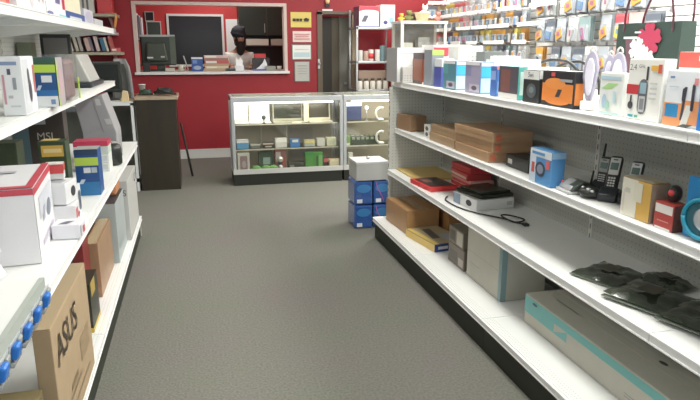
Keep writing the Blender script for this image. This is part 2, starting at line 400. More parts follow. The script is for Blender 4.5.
# ------------------------------------------------------------ right shelving, top shelf (z 1.23)
Z1 = 1.231
G1 = 'packaged goods on the top right shelf'
W = (.80, .80, .78)
carton('computer_carton', 'tall white carton with grey side at the far end of the top right shelf', 'box', 1.555, 4.60, Z1, .21, .26, .25, (.78, .78, .76),
       prints=[('x-', 0, 1, 0, 1, (.36, .37, .37)), ('y-', .1, .6, .82, .85, (.55, .56, .58)), ('y-', .1, .45, .74, .76, (.6, .6, .6))])
rbox('perforated_bin', 'white slotted box at far end of the top right shelf', 'box', 1.475, 4.405, 4.458, Z1, .15, .115, (.78, .78, .74),
     prints=[('y-', .08+.14*i, .14+.14*i, .12+.15*j, .17+.15*j, (.42, .42, .42)) for i in range(6) for j in range(3)]+[('x-', .1, .9, .1, .9, (.42, .43, .43))])
rbox('product_box', 'dark box with orange front picture, second from the far end of top shelf', 'box', 1.55, 4.20, 4.40, Z1, .11, .215, (.10, .07, .07),
     prints=[('y-', 0, 1, 0, .80, (.42, .11, .05)), ('y-', .3, .7, .35, .6, (.22, .04, .03), 'd'), ('y-', 0, 1, 0, .06, (.75, .72, .65)), ('x-', 0, 1, .1, .8, (.30, .09, .05))])
rbox('product_box', 'tall grey box with green top edge beside the orange pictured box', 'box', 1.55, 4.02, 4.17, Z1, .085, .235, (.27, .30, .34),
     prints=[('y-', 0, 1, .86, 1, (.42, .55, .15)), ('y-', .2, .8, .1, .4, (.42, .46, .52)), ('z+', 0, 1, 0, 1, (.5, .62, .22))])
rbox('product_box', 'narrow blue and white box between grey and teal boxes on top shelf', 'box', 1.55, 3.84, 3.97, Z1, .085, .18, (.75, .77, .80),
     prints=[('y-', 0, 1, 0, .72, (.07, .10, .38)), ('y-', .15, .85, .48, .66, (.7, .75, .85)), ('y-', .2, .8, .08, .3, (.3, .35, .6), 'd'), ('x-', 0, 1, 0, .72, (.07, .10, .38))])
for (y0, y1, lab) in ((3.54, 3.64, 'purple-grey and blue box, farther of the two alike on top shelf'), (3.20, 3.30, 'purple-grey and blue box, nearer of the two alike on top shelf')):
    k = y0 > 3.3
    rbox('product_box', lab, 'box', 1.52, y0, y1+.10, Z1, .075, .172, (.30, .28, .38), group='two alike blue boxes on the top right shelf',
         prints=[('x-', 0, 1, 0, 1, (.10, .28, .34) if k else (.38, .36, .50)), ('x-', .0, .4, .55, .95, (.12, .40, .42) if k else (.25, .27, .45)), ('x-', .3, .95, .05, .3, (.55, .52, .60)), ('x-', .45, .8, .1, .25, (.12, .10, .14), 'd'),
                 ('y-', 0, 1, 0, 1, (.10, .30, .55)), ('y-', .05, .95, .05, .5, (.45, .62, .74)), ('y-', .1, .9, .55, .85, (.05, .42, .62)), ('y-', .05, .95, .88, .98, (.75, .78, .8)), ('x-', .05, .95, .90, .99, (.8, .8, .82))])
rbox('product_box', 'slim blue box right of the two purple-grey boxes', 'box', 1.53, 3.03, 3.10, Z1, .05, .155, (.08, .18, .50),
     prints=[('x-', .1, .9, .55, .85, (.3, .42, .75)), ('y-', .1, .9, .1, .5, (.16, .3, .62)), ('y-', 0, 1, .9, 1, (.7, .2, .2))])
rbox('product_box', 'dark brown pictured box with teal end and white foot', 'box', 1.52, 2.78, 2.98, Z1, .05, .16, (.10, .42, .38),
     prints=[('x-', 0, 1, 0, 1, (.10, .09, .11)), ('x-', .12, .6, .22, .9, (.22, .10, .09)), ('x-', 0, 1, 0, .18, (.72, .70, .66)), ('y-', .2, .7, .15, .85, (.55, .72, .66))])
rbox('product_box', 'black box with white band lettered across its top', 'box', 1.52, 2.585, 2.73, Z1, .06, .148, (.025, .03, .03),
     prints=[('x-', 0, 1, .72, 1, (.74, .76, .74)), ('x-', .25, .85, .15, .6, (.10, .12, .13), 'd'), ('x-', .4, .7, .3, .5, (.2, .24, .25), 'd'), ('y-', 0, 1, .75, 1, (.74, .76, .74)), ('z+', 0, 1, 0, 1, (.72, .74, .72))],
     texts=[('x-', .5, .86, .035, 'Swi', (.08, .08, .1))])
rbox('product_box', 'orange box with black top corners and small dark device picture', 'box', 1.52, 2.31, 2.56, Z1, .05, .15, (.03, .03, .035),
     prints=[('x-', .02, .98, .14, .66, (.78, .26, .06)), ('x-', .1, .75, .5, .82, (.80, .30, .08), 'd'), ('x-', .12, .9, .05, .3, (.75, .25, .06), 'd'), ('x-', .45, .66, .28, .5, (.06, .06, .07), 's'), ('x-', .3, .42, .86, .97, (.7, .1, .1)), ('x-', .6, .95, .72, .8, (.35, .38, .4)), ('y-', .1, .9, .1, .7, (.7, .24, .06)), ('z+', .0, 1, 0, 1, (.70, .70, .68))])
# white oval clear packs
def oval_pack(label, x, y, h, wd, rz):
    t = thing('oval_clear_pack', label, 'packaging', (x, y, Z1), rz, 'white oval packs on the top right shelf')
    b = MB(); n = 20; pts = [(wd/2*math.cos(2*math.pi*k/n)*(1 if math.sin(2*math.pi*k/n) > 0 else .8), h*.56+h*.44*math.sin(2*math.pi*k/n)) for k in range(n)]
    b.prism(pts, 1, -.012, .012, mat((.44, .42, .52), .25, coat=.5)); b.build('shell', t, bevel=.005)
    b = MB(); pts = [(p[0]*.62, h*.56+(p[1]-h*.56)*.72) for p in pts]; b.prism(pts, 1, -.024, -.012, mat((.74, .72, .82), .3)); b.build('white_insert', t, bevel=.004)
    b = MB(); b.box(-wd*.42, wd*.42, -.03, .03, 0, h*.16, mat((.78, .78, .76), .35)); b.build('foot', t, bevel=.004)
    b = MB(); pts3 = [(wd*.16*math.cos(a), 0, h*.98+wd*.3*math.sin(a)) for a in [math.pi*k/8 for k in range(9)]]; b.tube(pts3, .004, mat((.7, .68, .62), .3), 6); b.build('hanging_loop', t)
oval_pack('white oval clear pack standing right of the orange box', 1.57, 2.275, .24, .062, -.9)
oval_pack('white oval clear pack, middle of the three, set farther back', 1.655, 2.275, .225, .05, -.9)
oval_pack('white oval clear pack standing just left of the green labelled white box', 1.64, 2.20, .235, .066, -.9)
rbox('product_box', 'white box with green slanted label and pale blue figures', 'box', 1.52, 2.00, 2.14, Z1, .04, .158, (.80, .83, .80),
     prints=[('x-', .08, .8, .62, .76, (.40, .66, .28), 's'), ('x-', .06, .9, .84, .92, (.45, .62, .72)), ('x-', .15, .35, .15, .5, (.45, .60, .75), 'd'), ('x-', .3, .5, .12, .35, (.40, .66, .55), 'd'), ('x-', .62, .74, .3, .58, (.5, .7, .75), 'p'), ('x-', .1, .9, .03, .07, (.5, .7, .7))])
ph1 = rbox('phone_box', 'white cordless phone box with dark handset picture and red band', 'box', 1.52, 1.805, 1.98, Z1, .05, .212, (.83, .83, .79),
     prints=[('x-', .0, .36, .42, .58, (.55, .05, .06)), ('x-', .36, .62, .10, .68, (.14, .15, .17), 'p'), ('x-', .55, .61, .66, .88, (.06, .06, .07)), ('x-', .40, .58, .44, .62, (.30, .45, .52)), ('x-', .40, .58, .14, .40, (.55, .57, .58)), ('x-', .43, .55, .18, .36, (.25, .26, .28)),
             ('x-', .08, .24, .17, .30, (.07, .07, .08), 'd'), ('x-', .14, .19, .28, .40, (.07, .07, .08)), ('x-', .12, .28, .04, .08, (.05, .35, .45)), ('x-', .32, .42, .04, .08, (.1, .45, .3)), ('x-', .68, .88, .82, .9, (.78, .45, .08)), ('x-', .88, .98, .78, .92, (.65, .12, .08)),
             ('x-', .70, .9, .60, .63, (.6, .62, .62)), ('x-', .70, .9, .52, .55, (.6, .62, .62)), ('x-', .70, .9, .44, .47, (.6, .62, .62)), ('x-', .70, .9, .36, .39, (.6, .62, .62))],
     texts=[('x-', .16, .86, .03, '2.4', (.08, .08, .08)), ('x-', .42, .88, .017, 'GHz', (.08, .08, .08))])
rbox('product_box', 'white box with red top band standing behind the near phone box', 'box', 1.66, 1.70, 1.90, Z1, .08, .235, (.80, .80, .76),
     prints=[('x-', .0, 1, .78, 1, (.75, .11, .09)), ('x-', .45, .9, .88, .95, (.85, .6, .55)), ('y-', 0, 1, .78, 1, (.75, .11, .09))])
rbox('phone_box', 'white and orange phone box with handset picture and blue square, right end of top shelf', 'box', 1.52, 1.63, 1.785, Z1, .08, .178, (.80, .84, .88),
     prints=[('x-', 0, .66, .0, .42, (.80, .34, .15)), ('x-', .5, .98, .05, .48, (.80, .34, .15)), ('x-', .05, .42, .16, .40, (.04, .27, .55)), ('x-', .50, .62, .12, .72, (.07, .07, .09), 's'), ('x-', .50, .60, .45, .70, (.05, .05, .07), 'p'), ('x-', .52, .82, .03, .40, (.72, .72, .68), 's'), ('x-', .76, .84, .3, .78, (.05, .05, .07), 'p'),
             ('x-', .8, .9, .76, .88, (.8, .3, .3)), ('x-', .12, .25, .86, .9, (.2, .3, .5)), ('x-', .12, .4, .70, .72, (.55, .6, .65)), ('x-', .45, .9, .0, .06, (.1, .1, .1), 's')])
rbox('product_box', 'bright blue box cut off by the right edge on the top shelf', 'box', 1.50, 1.42, 1.615, Z1, .10, .14, (.03, .22, .62),
     prints=[('x-', .3, .9, .3, .8, (.4, .6, .85))])
# goods on the rear shelf, seen over the front row
def rear(name, label, x, y0, y1, dz, col, prints=(), texts=(), dx=.18, cat='box'):
    return carton(name, label, cat, x, (y0+y1)/2, Z1, dx, y1-y0, dz, col, prints=prints, texts=texts)
rear('product_box', 'large white box with red curved band behind the dark and grey boxes', 1.815, 4.30, 4.55, .27, (.84, .83, .81), dx=.29,
     prints=[('y-', 0, 1, .70, .94, (.55, .06, .09)), ('y-', .3, 1.0, .40, .80, (.84, .83, .81), 'd')])
rear('product_box', 'white perforated box behind the purple-grey box on the top right shelf', 1.775, 3.90, 4.08, .262, (.78, .78, .74), dx=.17,
     prints=[('y-', .06+.16*i, .13+.16*i, .62+.1*j, .66+.1*j, (.5, .5, .5)) for i in range(6) for j in range(3)])
rear('product_box', 'dark box with yellow print behind the top shelf front row', 1.87, 3.75, 3.87, .225, (.14, .16, .16), dx=.14,
     prints=[('y-', .45, .62, .5, .9, (.75, .5, .08)), ('y-', .7, .8, .55, .85, (.7, .5, .1)), ('y-', .1, .35, .6, .8, (.4, .42, .42))])
rear('product_box', 'plain white box behind the slim blue box of the top shelf', 1.85, 3.48, 3.64, .20, (.84, .83, .79), dx=.125)
rear('product_box', 'plain white box behind the black banded box of the top shelf', 1.80, 3.16, 3.34, .185, (.84, .84, .82), dx=.12)
rear('product_box', 'low cream box behind the orange box of the top shelf', 1.79, 2.86, 3.02, .15, (.80, .76, .70), dx=.12)
# black cable loops
t = thing('cable_bundle', 'black looped cable resting behind the orange box', 'cable', (2.0, 3.3, Z1))
b = MB(); b.tube(smooth([(0, .33, .008), (0, .27, .07), (0, .165, .145), (0, .03, .178), (0, -.10, .182), (0, -.22, .163), (.03, -.30, .08), (.03, -.33, .008)]), .009, M_black, 8); b.build('cable', t)
b = MB(); b.tube(smooth([(.04, .20, .008), (.04, .10, .10), (.04, -.025, .145), (.04, -.15, .172), (.04, -.28, .168), (.06, -.38, .09), (.06, -.40, .008)]), .009, M_black, 8); b.build('cable', t)
# gift bag with hibiscus
t = thing('carrier_bag', 'dark green carrier bag with white and red hibiscus flower on rear shelf', 'bag', (2.03, 2.49, Z1), .05)
M_bag = mat((.05, .075, .065), .35, noise=.15, scale=5)
b = MB(); W2 = .195; H2 = .36
b.add([(-.05, -W2, 0), (-.05, W2, 0), (.05, W2, 0), (.05, -W2, 0), (-.045, -W2, H2), (-.045, W2, H2), (.03, W2, H2), (.03, -W2, H2)], [(0,3,2,1),(0,1,5,4),(1,2,6,5),(2,3,7,6),(3,0,4,7)], M_bag)
b.build('bag_body', t)
def flower(mb, cy, cz, r, m, n=5, a0=0, x=-.0535):
    for k in range(n):
        a = a0+2*math.pi*k/n; pts = []
        for (q, wv) in ((0, .0), (.45, .34), (.8, .42), (1, .26), (.92, 0), (1, -.26), (.8, -.42), (.45, -.34)):
            d = Vector((math.cos(a), math.sin(a))); p = Vector((-d.y, d.x)); v = d*q*r+p*wv*r; pts.append((x, cy-v.x, cz+v.y))
        mb.add(pts, [tuple(range(8))], m)
b = MB(); flower(b, -.02, .285, .075, mat((.45, .05, .10), .5), 5, .3, -.0528); b.build('printed_flower', t)
b = MB(); flower(b, .045, .245, .052, mat((.74, .78, .74), .5), 5, 1.2, -.0545); flower(b, -.01, .20, .055, mat((.74, .78, .74), .5), 5, .4, -.0552); b.tube([(-.056, .0, .2), (-.056, .05, .06)], .004, mat((.70, .74, .70), .5), 6); b.add([(-.0522, .13, .30), (-.0522, .08, .30), (-.0522, .04, .14), (-.0522, .10, .12)], [(0,1,2,3)], mat((.16, .08, .10), .5)); b.build('printed_flower', t)
b = MB(); b.box(-.0535, -.053, .05, .14, .290, .300, mat((.8, .82, .8), .5)); b.box(-.0535, -.053, .03, .07, .315, .322, mat((.8, .82, .8), .5)); b.build('printed_line', t)
for xx, lean, shift in ((-.047, -.01, 0), (.032, .03, -.02)):
    b = MB(); b.tube([(xx+lean*math.sin(math.pi*k/14), .15*math.cos(math.pi*k/14)+shift, H2-.04+.24*math.sin(math.pi*k/14)**.8) for k in range(15)], .005, mat((.10, .03, .045), .4), 8); b.build('handle', t)

# ------------------------------------------------------------ right shelving, second shelf (z .878)
Z2 = .8795
rbox('open_carton', 'brown cardboard box with raised flap at far end of second right shelf', 'box', 1.50, 4.33, 4.57, Z2, .13, .11, (.30, .18, .10), noise=.1, rz=.12, style='shipping')
rbox('product_box', 'flat teal-grey box behind the white ended box on second shelf', 'box', 1.60, 4.0, 4.22, Z2, .25, .06, (.20, .26, .25))
rbox('product_box', 'small white box with two dark round holes on second shelf', 'box', 1.53, 3.97, 4.08, Z2, .10, .085, (.74, .74, .70),
     prints=[('x-', .25, .75, .55, .9, (.06, .06, .06), 'd'), ('x-', .25, .75, .1, .42, (.06, .06, .06), 'd'), ('y-', .1, .45, .15, .85, (.08, .08, .08), 'd'), ('y-', .55, .9, .15, .85, (.08, .08, .08), 'd')])
for i in range(2):
    rbox('flat_carton', ('lower' if i == 0 else 'upper')+' brown flat carton of the farther low stack on second shelf', 'box', 1.51+.01*i, 3.50-.01*i, 3.92, Z2+i*.054, .25, .0525, CARD, noise=.12, style='lid')
for i in range(3):
    rbox('flat_carton', ('lowest', 'middle', 'topmost')[i]+' brown flat carton of the nearer three-high stack on second shelf', 'box', 1.50+.012*(i == 1), 3.02-.015*i, 3.46, Z2+i*.0545, .235, .053, (.42, .265, .15), noise=.12, style='lid', rz=.02*i,
         prints=[('y-', .05, .2, .2, .8, (.55, .15, .08))])
rbox('product_box', 'small black box with white price dot before the flat cartons', 'box', 1.56, 2.70, 2.93, Z2, .11, .062, (.03, .032, .028),
     prints=[('y-', .7, .85, .25, .75, (.8, .8, .78)), ('x-', .1, .3, .3, .7, (.5, .5, .45))])
rbox('product_box', 'blue and white box picturing a dark round device on second shelf', 'box', 1.49, 2.385, 2.565, Z2, .068, .155, (.10, .30, .60),
     prints=[('x-', 0, 1, .78, 1, (.72, .76, .80)), ('x-', 0, .30, .0, .78, (.60, .70, .80)), ('x-', .28, .74, .22, .66, (.06, .07, .10), 'd'), ('x-', .36, .66, .3, .58, (.25, .3, .4), 'd'), ('x-', .1, .24, .3, .6, (.55, .12, .1)), ('x-', .78, .95, .5, .75, (.65, .15, .15)), ('x-', .1, .7, .85, .93, (.1, .3, .6)), ('y-', 0, 1, .82, 1, (.3, .5, .72))])
# silver modem
t = thing('modem', 'flat silver and black device beside the blue pictured box', 'electronics', (1.565, 2.318, Z2), -.10); t.scale = (.72, .8, .85)
b = MB(); b.box(-.085, .085, -.09, .055, 0, .014, mat((.62, .63, .62), .3)); b.build('base_plate', t, bevel=.004)
b = MB(); b.prism([(-.075, .014), (.075, .014), (.06, .05), (.0, .062), (-.06, .035)], 1, -.08, .05, mat((.50, .51, .50), .25, .3)); b.build('housing', t, bevel=.008)
b = MB(); b.prism([(-.07, .014), (.075, .014), (.07, .05), (.0, .064), (-.05, .04)], 1, -.10, -.03, mat((.05, .06, .05), .35)); b.build('dark_cover', t, bevel=.006)
b = MB(); b.ball((-.06, .03, .045), .006, mat((.8, .05, .05), .3)); b.build('indicator', t)
b = MB(); b.tube([(.05, -.09, .04), (.055, -.10, .12)], .008, M_black, 8, r2=.005); b.build('antenna', t)
# headset cradle lump
t = thing('phone_cradle', 'low black phone cradle with silver keys in front of the handsets', 'phone', (1.555, 2.185, Z2), .3); t.scale = (.8, .85, .9)
b = MB(); b.ball((0, 0, .026), (.055, .06, .026), mat((.02, .022, .02), .3)); b.build('base', t)
b = MB(); b.ball((-.03, -.01, .045), (.014, .012, .006), M_steel, 10, 6); b.ball((-.02, .03, .046), (.012, .01, .006), M_steel, 10, 6); b.ball((-.036, -.035, .04), (.01, .012, .006), M_steel, 10, 6); b.build('key', t)
def handset(label, x, y, h, body, facec, rz, tilt=.22, ant=True):
    t = thing('cordless_phone', label, 'phone', (x, y, Z2), rz, 'cordless phones on the second right shelf')
    b = MB(); b.prism([(-.04, 0), (.06, 0), (.055, .035), (.0, .055), (-.045, .03)], 1, -.036, .036, mat((.02, .024, .03), .3)); b.build('cradle', t, bevel=.006)
    R = Matrix.Translation((0, 0, .02)) @ Matrix.Rotation(tilt, 4, 'Y')
    def slab(w, z0, z1, x0, x1, m, name, par=t, bev=.008):
        b = MB(); b.box(x0, x1, -w/2, w/2, z0, z1, m, R); return b.build(name, par, bevel=bev)
    hs = slab(.05, .0, h, -.014, .016, mat(body, .3), 'handset', bev=.012)
    slab(.040, h*.50, h*.93, -.0165, -.012, mat(facec, .3), 'face_plate', hs, .002)
    slab(.030, h*.62, h*.80, -.0185, -.015, mat((.10, .16, .15), .15), 'screen', hs, .001)
    slab(.018, h*.86, h*.89, -.0185, -.015, mat((.05, .05, .05), .3), 'earpiece', hs, .001)
    for i in range(4):
        for j in range(3): pass
    kb = MB()
    for i in range(4):
        for j in range(3): kb.box(-.0185, -.0145, -.013+j*.010, -.006+j*.010, h*(.20+.065*i), h*(.235+.065*i), mat((.6, .6, .58), .4), R)
    kb.build('keypad', hs)
    if ant:
        b = MB(); b.tube([R @ Vector((.004, .018, h-.005)), R @ Vector((.004, .018, h+.055))], .0065, mat(body, .4), 8, r2=.004); b.build('antenna', hs)
handset('slim black cordless phone with stub antenna, farthest of the three upright', 1.655, 2.255, .135, (.02, .02, .02), (.30, .33, .30), .5)
handset('tall silver faced black cordless phone, middle of the three upright', 1.60, 2.125, .17, (.02, .022, .02), (.50, .51, .49), .7, .5, ant=False)
handset('silver faced cordless phone nearest the yellow box', 1.645, 2.055, .155, (.03, .04, .06), (.55, .56, .55), .6, .42, ant=False)
rbox('product_box', 'yellow box with pale white label side on second shelf', 'box', 1.515, 1.79, 1.94, Z2, .075, .14, (.62, .38, .09), rz=0,
     prints=[('x-', 0, .55, 0, 1, (.70, .68, .58)), ('x-', .42, .72, .45, .95, (.66, .64, .52)), ('x-', .12, .3, .62, .75, (.5, .5, .42)), ('x-', .05, .12, .1, .7, (.6, .55, .5)), ('z+', 0, 1, 0, 1, (.46, .40, .28)), ('y-', 0, 1, 0, 1, (.33, .26, .20))])
rbox('product_box', 'red and white box holding a black handset by the yellow box', 'box', 1.515, 1.675, 1.765, Z2, .065, .09, (.42, .06, .05),
     prints=[('x-', .05, .95, .62, .95, (.75, .72, .68)), ('x-', .1, .9, 0, .08, (.75, .72, .68)), ('x-', .2, .8, .3, .34, (.65, .3, .28)), ('y-', 0, 1, 0, 1, (.12, .05, .04))])
t = thing('handheld_device', 'black rounded device with red light on top of the red and white box', 'electronics', (1.55, 1.72, Z2+.0925))
b = MB(); b.ball((0, 0, .03), (.026, .022, .03), mat((.03, .025, .025), .3)); b.build('body', t)
b = MB(); b.ball((-.018, -.005, .034), (.011, .012, .012), mat((.6, .05, .05), .3), 10, 7); b.build('lens', t)
# blue clamshell pack
t = thing('clamshell_pack', 'bright blue clear pack with a silver disc at the right edge of second shelf', 'packaging', (1.555, 1.570, Z2), .15)
b = MB(); b.box(-.008, .008, -.085, .085, .0, .2, mat((.02, .27, .62), .3)); b.build('backing_card', t, bevel=.006)
b = MB(); b.prism([(.078*math.cos(a*math.pi/12), .075+.072*math.sin(a*math.pi/12)) for a in range(24)], 0, -.03, -.008, mat((.02, .12, .16), .2, coat=.5)); b.build('blister', t, bevel=.006)
b = MB()
b.tube([(-.034, .066*math.cos(a*math.pi/12), .075+.062*math.sin(a*math.pi/12)) for a in range(25)], .007, mat((.02, .28, .42), .3), 8); b.build('ring', t)
b = MB(); b.ball((-.03, -.01, .075), (.012, .042, .040), mat((.62, .66, .70), .25, .5)); b.build('silver_disc', t)

# ------------------------------------------------------------ right shelving, third shelf (z .552)
Z3 = .5535
rbox('envelope', 'flat yellow padded envelope at far end of third right shelf', 'envelope', 1.49, 4.10, 4.56, Z3, .33, .014, (.62, .46, .16), style='none', noise=.1)
rbox('folder', 'red flat box with dark printed top on third right shelf', 'box', 1.45, 3.76, 4.08, Z3, .20, .028, (.62, .05, .05), rz=.10, style='lid',
     prints=[('z+', .08, .92, .10, .92, (.06, .045, .045)), ('z+', .2, .5, .5, .8, (.3, .12, .1))])
for i in range(4):
    rbox('game_box', ('lowest', 'second from the bottom', 'second from the top', 'topmost')[i]+' red flat box in the stack on third right shelf', 'box', 1.675+.012*(i % 2), 3.62+.01*i, 3.92, Z3+i*.043, .165, .0415, ((.55, .05, .05), (.62, .34, .30), (.45, .05, .05), (.58, .05, .06))[i], style='lid', rz=(-.05, .03, -.02, .05)[i],
         prints=[('x-', .05, .95, .2, .6, ((.75, .55, .5), (.55, .08, .07), (.7, .5, .4), (.4, .04, .04))[i])])
rbox('product_box', 'low white box with round dark mark under the black device', 'box', 1.53, 3.24, 3.50, Z3, .26, .062, (.74, .74, .72), rz=.12,
     prints=[('x-', .55, .8, .2, .8, (.05, .05, .06), 'd'), ('x-', 0, .3, 0, 1, (.25, .33, .42)), ('y-', .8, .95, .3, .7, (.5, .5, .5))])
t = thing('tablet_device', 'black flat device with rounded lid lying on the low white box', 'electronics', (1.67, 3.38, Z3+.0655), .18)
b = MB(); b.box(-.12, .12, -.13, .14, 0, .022, mat((.018, .024, .016), .3)); b.build('body', t, bevel=.01)
b = MB(); b.box(-.10, .11, -.11, .12, .022, .036, mat((.03, .038, .026), .25)); b.build('lid', t, bevel=.008)
t = thing('power_cable', 'thin black cable trailing from the low white box across third shelf', 'cable', (1.5, 3.3, Z3))
b = MB(); b.tube(smooth([(.02, .30, .006), (-.03, .20, .006), (-.025, .02, .006), (.02, -.12, .006), (.12, -.28, .006), (.15, -.36, .006), (.22, -.32, .006), (.17, -.24, .012), (.11, -.26, .020), (.13, -.34, .008), (.17, -.40, .006)]), .0045, M_black, 6); b.build('cable', t)
b = MB(); b.box(.16, .19, -.43, -.40, 0, .014, M_black); b.build('plug', t, bevel=.003)
# dark plastic pouches
def pouch(label, x, y, z, lx, ly, rz, seed, tiltx=0, tilty=0):
    rnd = random.Random(seed); n = 14; ph = [rnd.uniform(0, 6.28) for _ in range(6)]
    t = thing('plastic_pouch', label, 'bag', (x, y, z), rz, 'dark plastic pouches on the third right shelf')
    def surf(sgn):
        vs = []
        for i in range(n+1):
            for j in range(n+1):
                u, v = i/n*2-1, j/n*2-1
                e = max(0, 1-u**4)*max(0, 1-v**4)
                h = .026*e*(.7+.3*math.sin(3*u+ph[0])*math.cos(2.5*v+ph[1]))
                wr = .0035*math.sin(9*u+5*v+ph[2])*e+.003*math.sin(13*v-6*u+ph[3])*e
                zz = .011+(h+wr if sgn > 0 else -.008*e)+.004*math.sin(4*u+ph[4])*(abs(v) > .9)
                vs.append((u*lx/2, v*ly/2, max(.001, zz)+tiltx*(u+1)*lx/2+tilty*(v+1)*ly/2))
        return vs
    fs = [(i*(n+1)+j, (i+1)*(n+1)+j, (i+1)*(n+1)+j+1, i*(n+1)+j+1) for i in range(n) for j in range(n)]
    m = mat((.036, .046, .030), .26, noise=.5, scale=14, coat=.9)
    b = MB(); b.add(surf(1), fs, m, True); b.add(surf(-1), [f[::-1] for f in fs], m, True); b.build('film', t)
    b = MB(); z0 = .014+tiltx*.0; b.box(-lx/2-.012, -lx/2+.012, -ly/2, ly/2, .006, .0085, mat((.16, .19, .15), .18, coat=.8)); b.build('sealed_edge', t)
    b = MB(); b.box(-lx*.2, lx*.12, -ly*.18, ly*.12, .041+tiltx*lx*.5+tilty*ly*.5, .0435+tiltx*lx*.5+tilty*ly*.5, mat((.06, .05, .035), .3)); b.build('pale_label', t)
pouch('dark green plastic pouch, farthest of the three on third shelf', 1.635, 2.115, Z3, .23, .21, .35, 3)
pouch('dark plastic pouch, middle of the three, overlapping its neighbours', 1.62, 1.855, Z3+.004, .24, .24, .35, 5, .0, .03)
pouch('dark shiny plastic pouch nearest the right edge of the picture', 1.67, 1.63, Z3+.008, .25, .22, .3, 9, .02, .03)
pouch('dark plastic pouch lying behind the other pouches by the pegboard', 1.80, 1.98, Z3+.001, .12, .20, .1, 12)

# ------------------------------------------------------------ right shelving, base deck (z .17)
Z4 = .172
rbox('cardboard_box', 'brown cardboard box at far end of the bottom right shelf', 'box', 1.40, 4.06, 4.50, Z4, .25, .175, (.40, .225, .10), noise=.1, style='shipping', rz=.05)
rbox('cardboard_box', 'brown cardboard box standing behind at the back of bottom right shelf', 'box', 1.70, 3.99, 4.35, Z4, .18, .24, (.42, .22, .09), noise=.1, style='shipping')
rbox('game_box', 'flat box with yellow side and navy end lying by the brown cardboard box', 'box', 1.43, 3.66, 4.06, Z4, .25, .05, (.10, .12, .22), rz=.16,
     prints=[('x-', 0, 1, 0, 1, (.68, .48, .14)), ('z+', 0, 1, 0, 1, (.45, .38, .24)), ('z+', .22, .62, .3, .85, (.10, .10, .10), 's'), ('z+', .5, .9, .1, .5, (.40, .45, .50), 'd'), ('z+', 0, .15, 0, 1, (.70, .52, .16)), ('y-', .0, 1, 0, 1, (.05, .07, .25)), ('y-', .1, .4, .3, .7, (.7, .7, .7))])
rbox('small_carton', 'lower small dark box of the pair left of the big pale carton', 'box', 1.50, 3.26, 3.50, Z4, .14, .125, (.17, .14, .11), prints=[('x-', .1, .6, .2, .7, (.10, .09, .07)), ('x-', .65, .95, .1, .5, (.45, .4, .35))])
rbox('small_carton', 'upper small dark box of the pair left of the big pale carton', 'box', 1.50, 3.28, 3.50, Z4+.1275, .13, .105, (.20, .17, .13), prints=[('x-', .55, .95, .1, .9, (.5, .47, .40)), ('x-', .1, .45, .2, .8, (.08, .07, .06))])
rbox('large_carton', 'big pale grey carton with teal corner strip on bottom right shelf', 'box', 1.50, 2.79, 3.22, Z4, .26, .325, (.50, .49, .42), noise=.08, rough=.7, style='shipping',
     prints=[('x-', 0, 1, .49, .50, (.36, .35, .30)), ('x-', .93, 1, 0, 1, (.22, .33, .34)), ('y-', 0, .12, 0, 1, (.22, .33, .34)), ('x-', .12, .4, .28, .30, (.35, .35, .30)), ('x-', .12, .3, .24, .25, (.35, .35, .30))])
rbox('long_carton', 'long pale carton with teal stripe and small print along the bottom right shelf', 'box', 1.505, 1.10, 2.545, Z4, .27, .145, (.50, .49, .42), noise=.08, rough=.7, style='shipping',
     prints=[('x-', 0, .75, .72, .97, (.14, .42, .40)), ('x-', 0, .18, .40, .72, (.14, .42, .40)), ('x-', .17, .25, .40, .72, (.14, .42, .40), 't'), ('x-', .52, .70, .30, .33, (.30, .30, .26)), ('x-', .52, .66, .22, .25, (.30, .30, .26)),
             ('x-', .78, .86, .25, .7, (.62, .62, .56)), ('z+', .35, .38, .80, .92, (.22, .22, .2)), ('z+', .52, .60, .46, .49, (.03, .03, .03), 'd'), ('x-', .05, .08, .8, .9, (.05, .12, .12), 'd')],
     texts=[('x-', .38, .50, .028, 'THIS SIDE UP', (.40, .40, .35))] if False else [])

# ------------------------------------------------------------ by the far end of the right shelving
def bottle_pack(label, x, y, z, pr):
    dx, dy, dz = .155, .25, .205
    t = thing('shrink_wrapped_pack', label, 'pack', (x, y, z), 0, 'blue wrapped packs stacked on the floor')
    b = MB(); b.box(-dx/2, dx/2, -dy/2, dy/2, 0, dz-.004, mat((.03, .10, .34), .25, noise=.25, scale=18, coat=.6)); b.build('film', t, bevel=.016)
    b = MB()
    add_print(b, 'y-', (dx, dy, dz), .1, .9, .5, .85, (.05, .22, .5), 'd'); b.build('printed_panel', t)
    b = MB(); add_print(b, 'y-', (dx, dy, dz), .12, .42, .08, .24, (.75, .8, .85), lift=.001); b.build('printed_panel', t)
    if pr:
        b = MB(); o = .0; b.tube([(-dx*.35+dx*.4*(1-math.cos(a))*.5, -dy/2-.002, dz*.9-dz*.8*a/3) for a in [i*.3 for i in range(11)]], .004, mat((.45, .1, .4), .4), 5); b.build('printed_curve', t)
for i in range(2):
    bottle_pack(('lower' if i == 0 else 'upper')+' blue wrapped pack, left of the pair under the silver box', 1.305, 4.98, i*.206, False)
    bottle_pack(('lower' if i == 0 else 'upper')+' blue wrapped pack, right of the pair under the silver box', 1.468, 4.98, i*.206, True)
t = thing('metal_cash_box', 'silver grey metal box with top knob on the blue wrapped packs', 'box', (1.375, 4.98, .4125))
b = MB(); b.box(-.135, .135, -.13, .13, 0, .14, mat((.50, .51, .50), .4, .2)); b.build('body', t, bevel=.004)
b = MB(); b.box(-.138, .138, -.133, .133, .14, .158, mat((.66, .67, .66), .35, .2)); b.build('lid', t, bevel=.004)
b = MB(); b.lathe([(.012, .158), (.012, .166), (.02, .17), (.02, .178), (.008, .182)], M_steel, 12); b.build('knob', t)
# tall carton beyond the end of the shelving, standing on the showcase counter behind

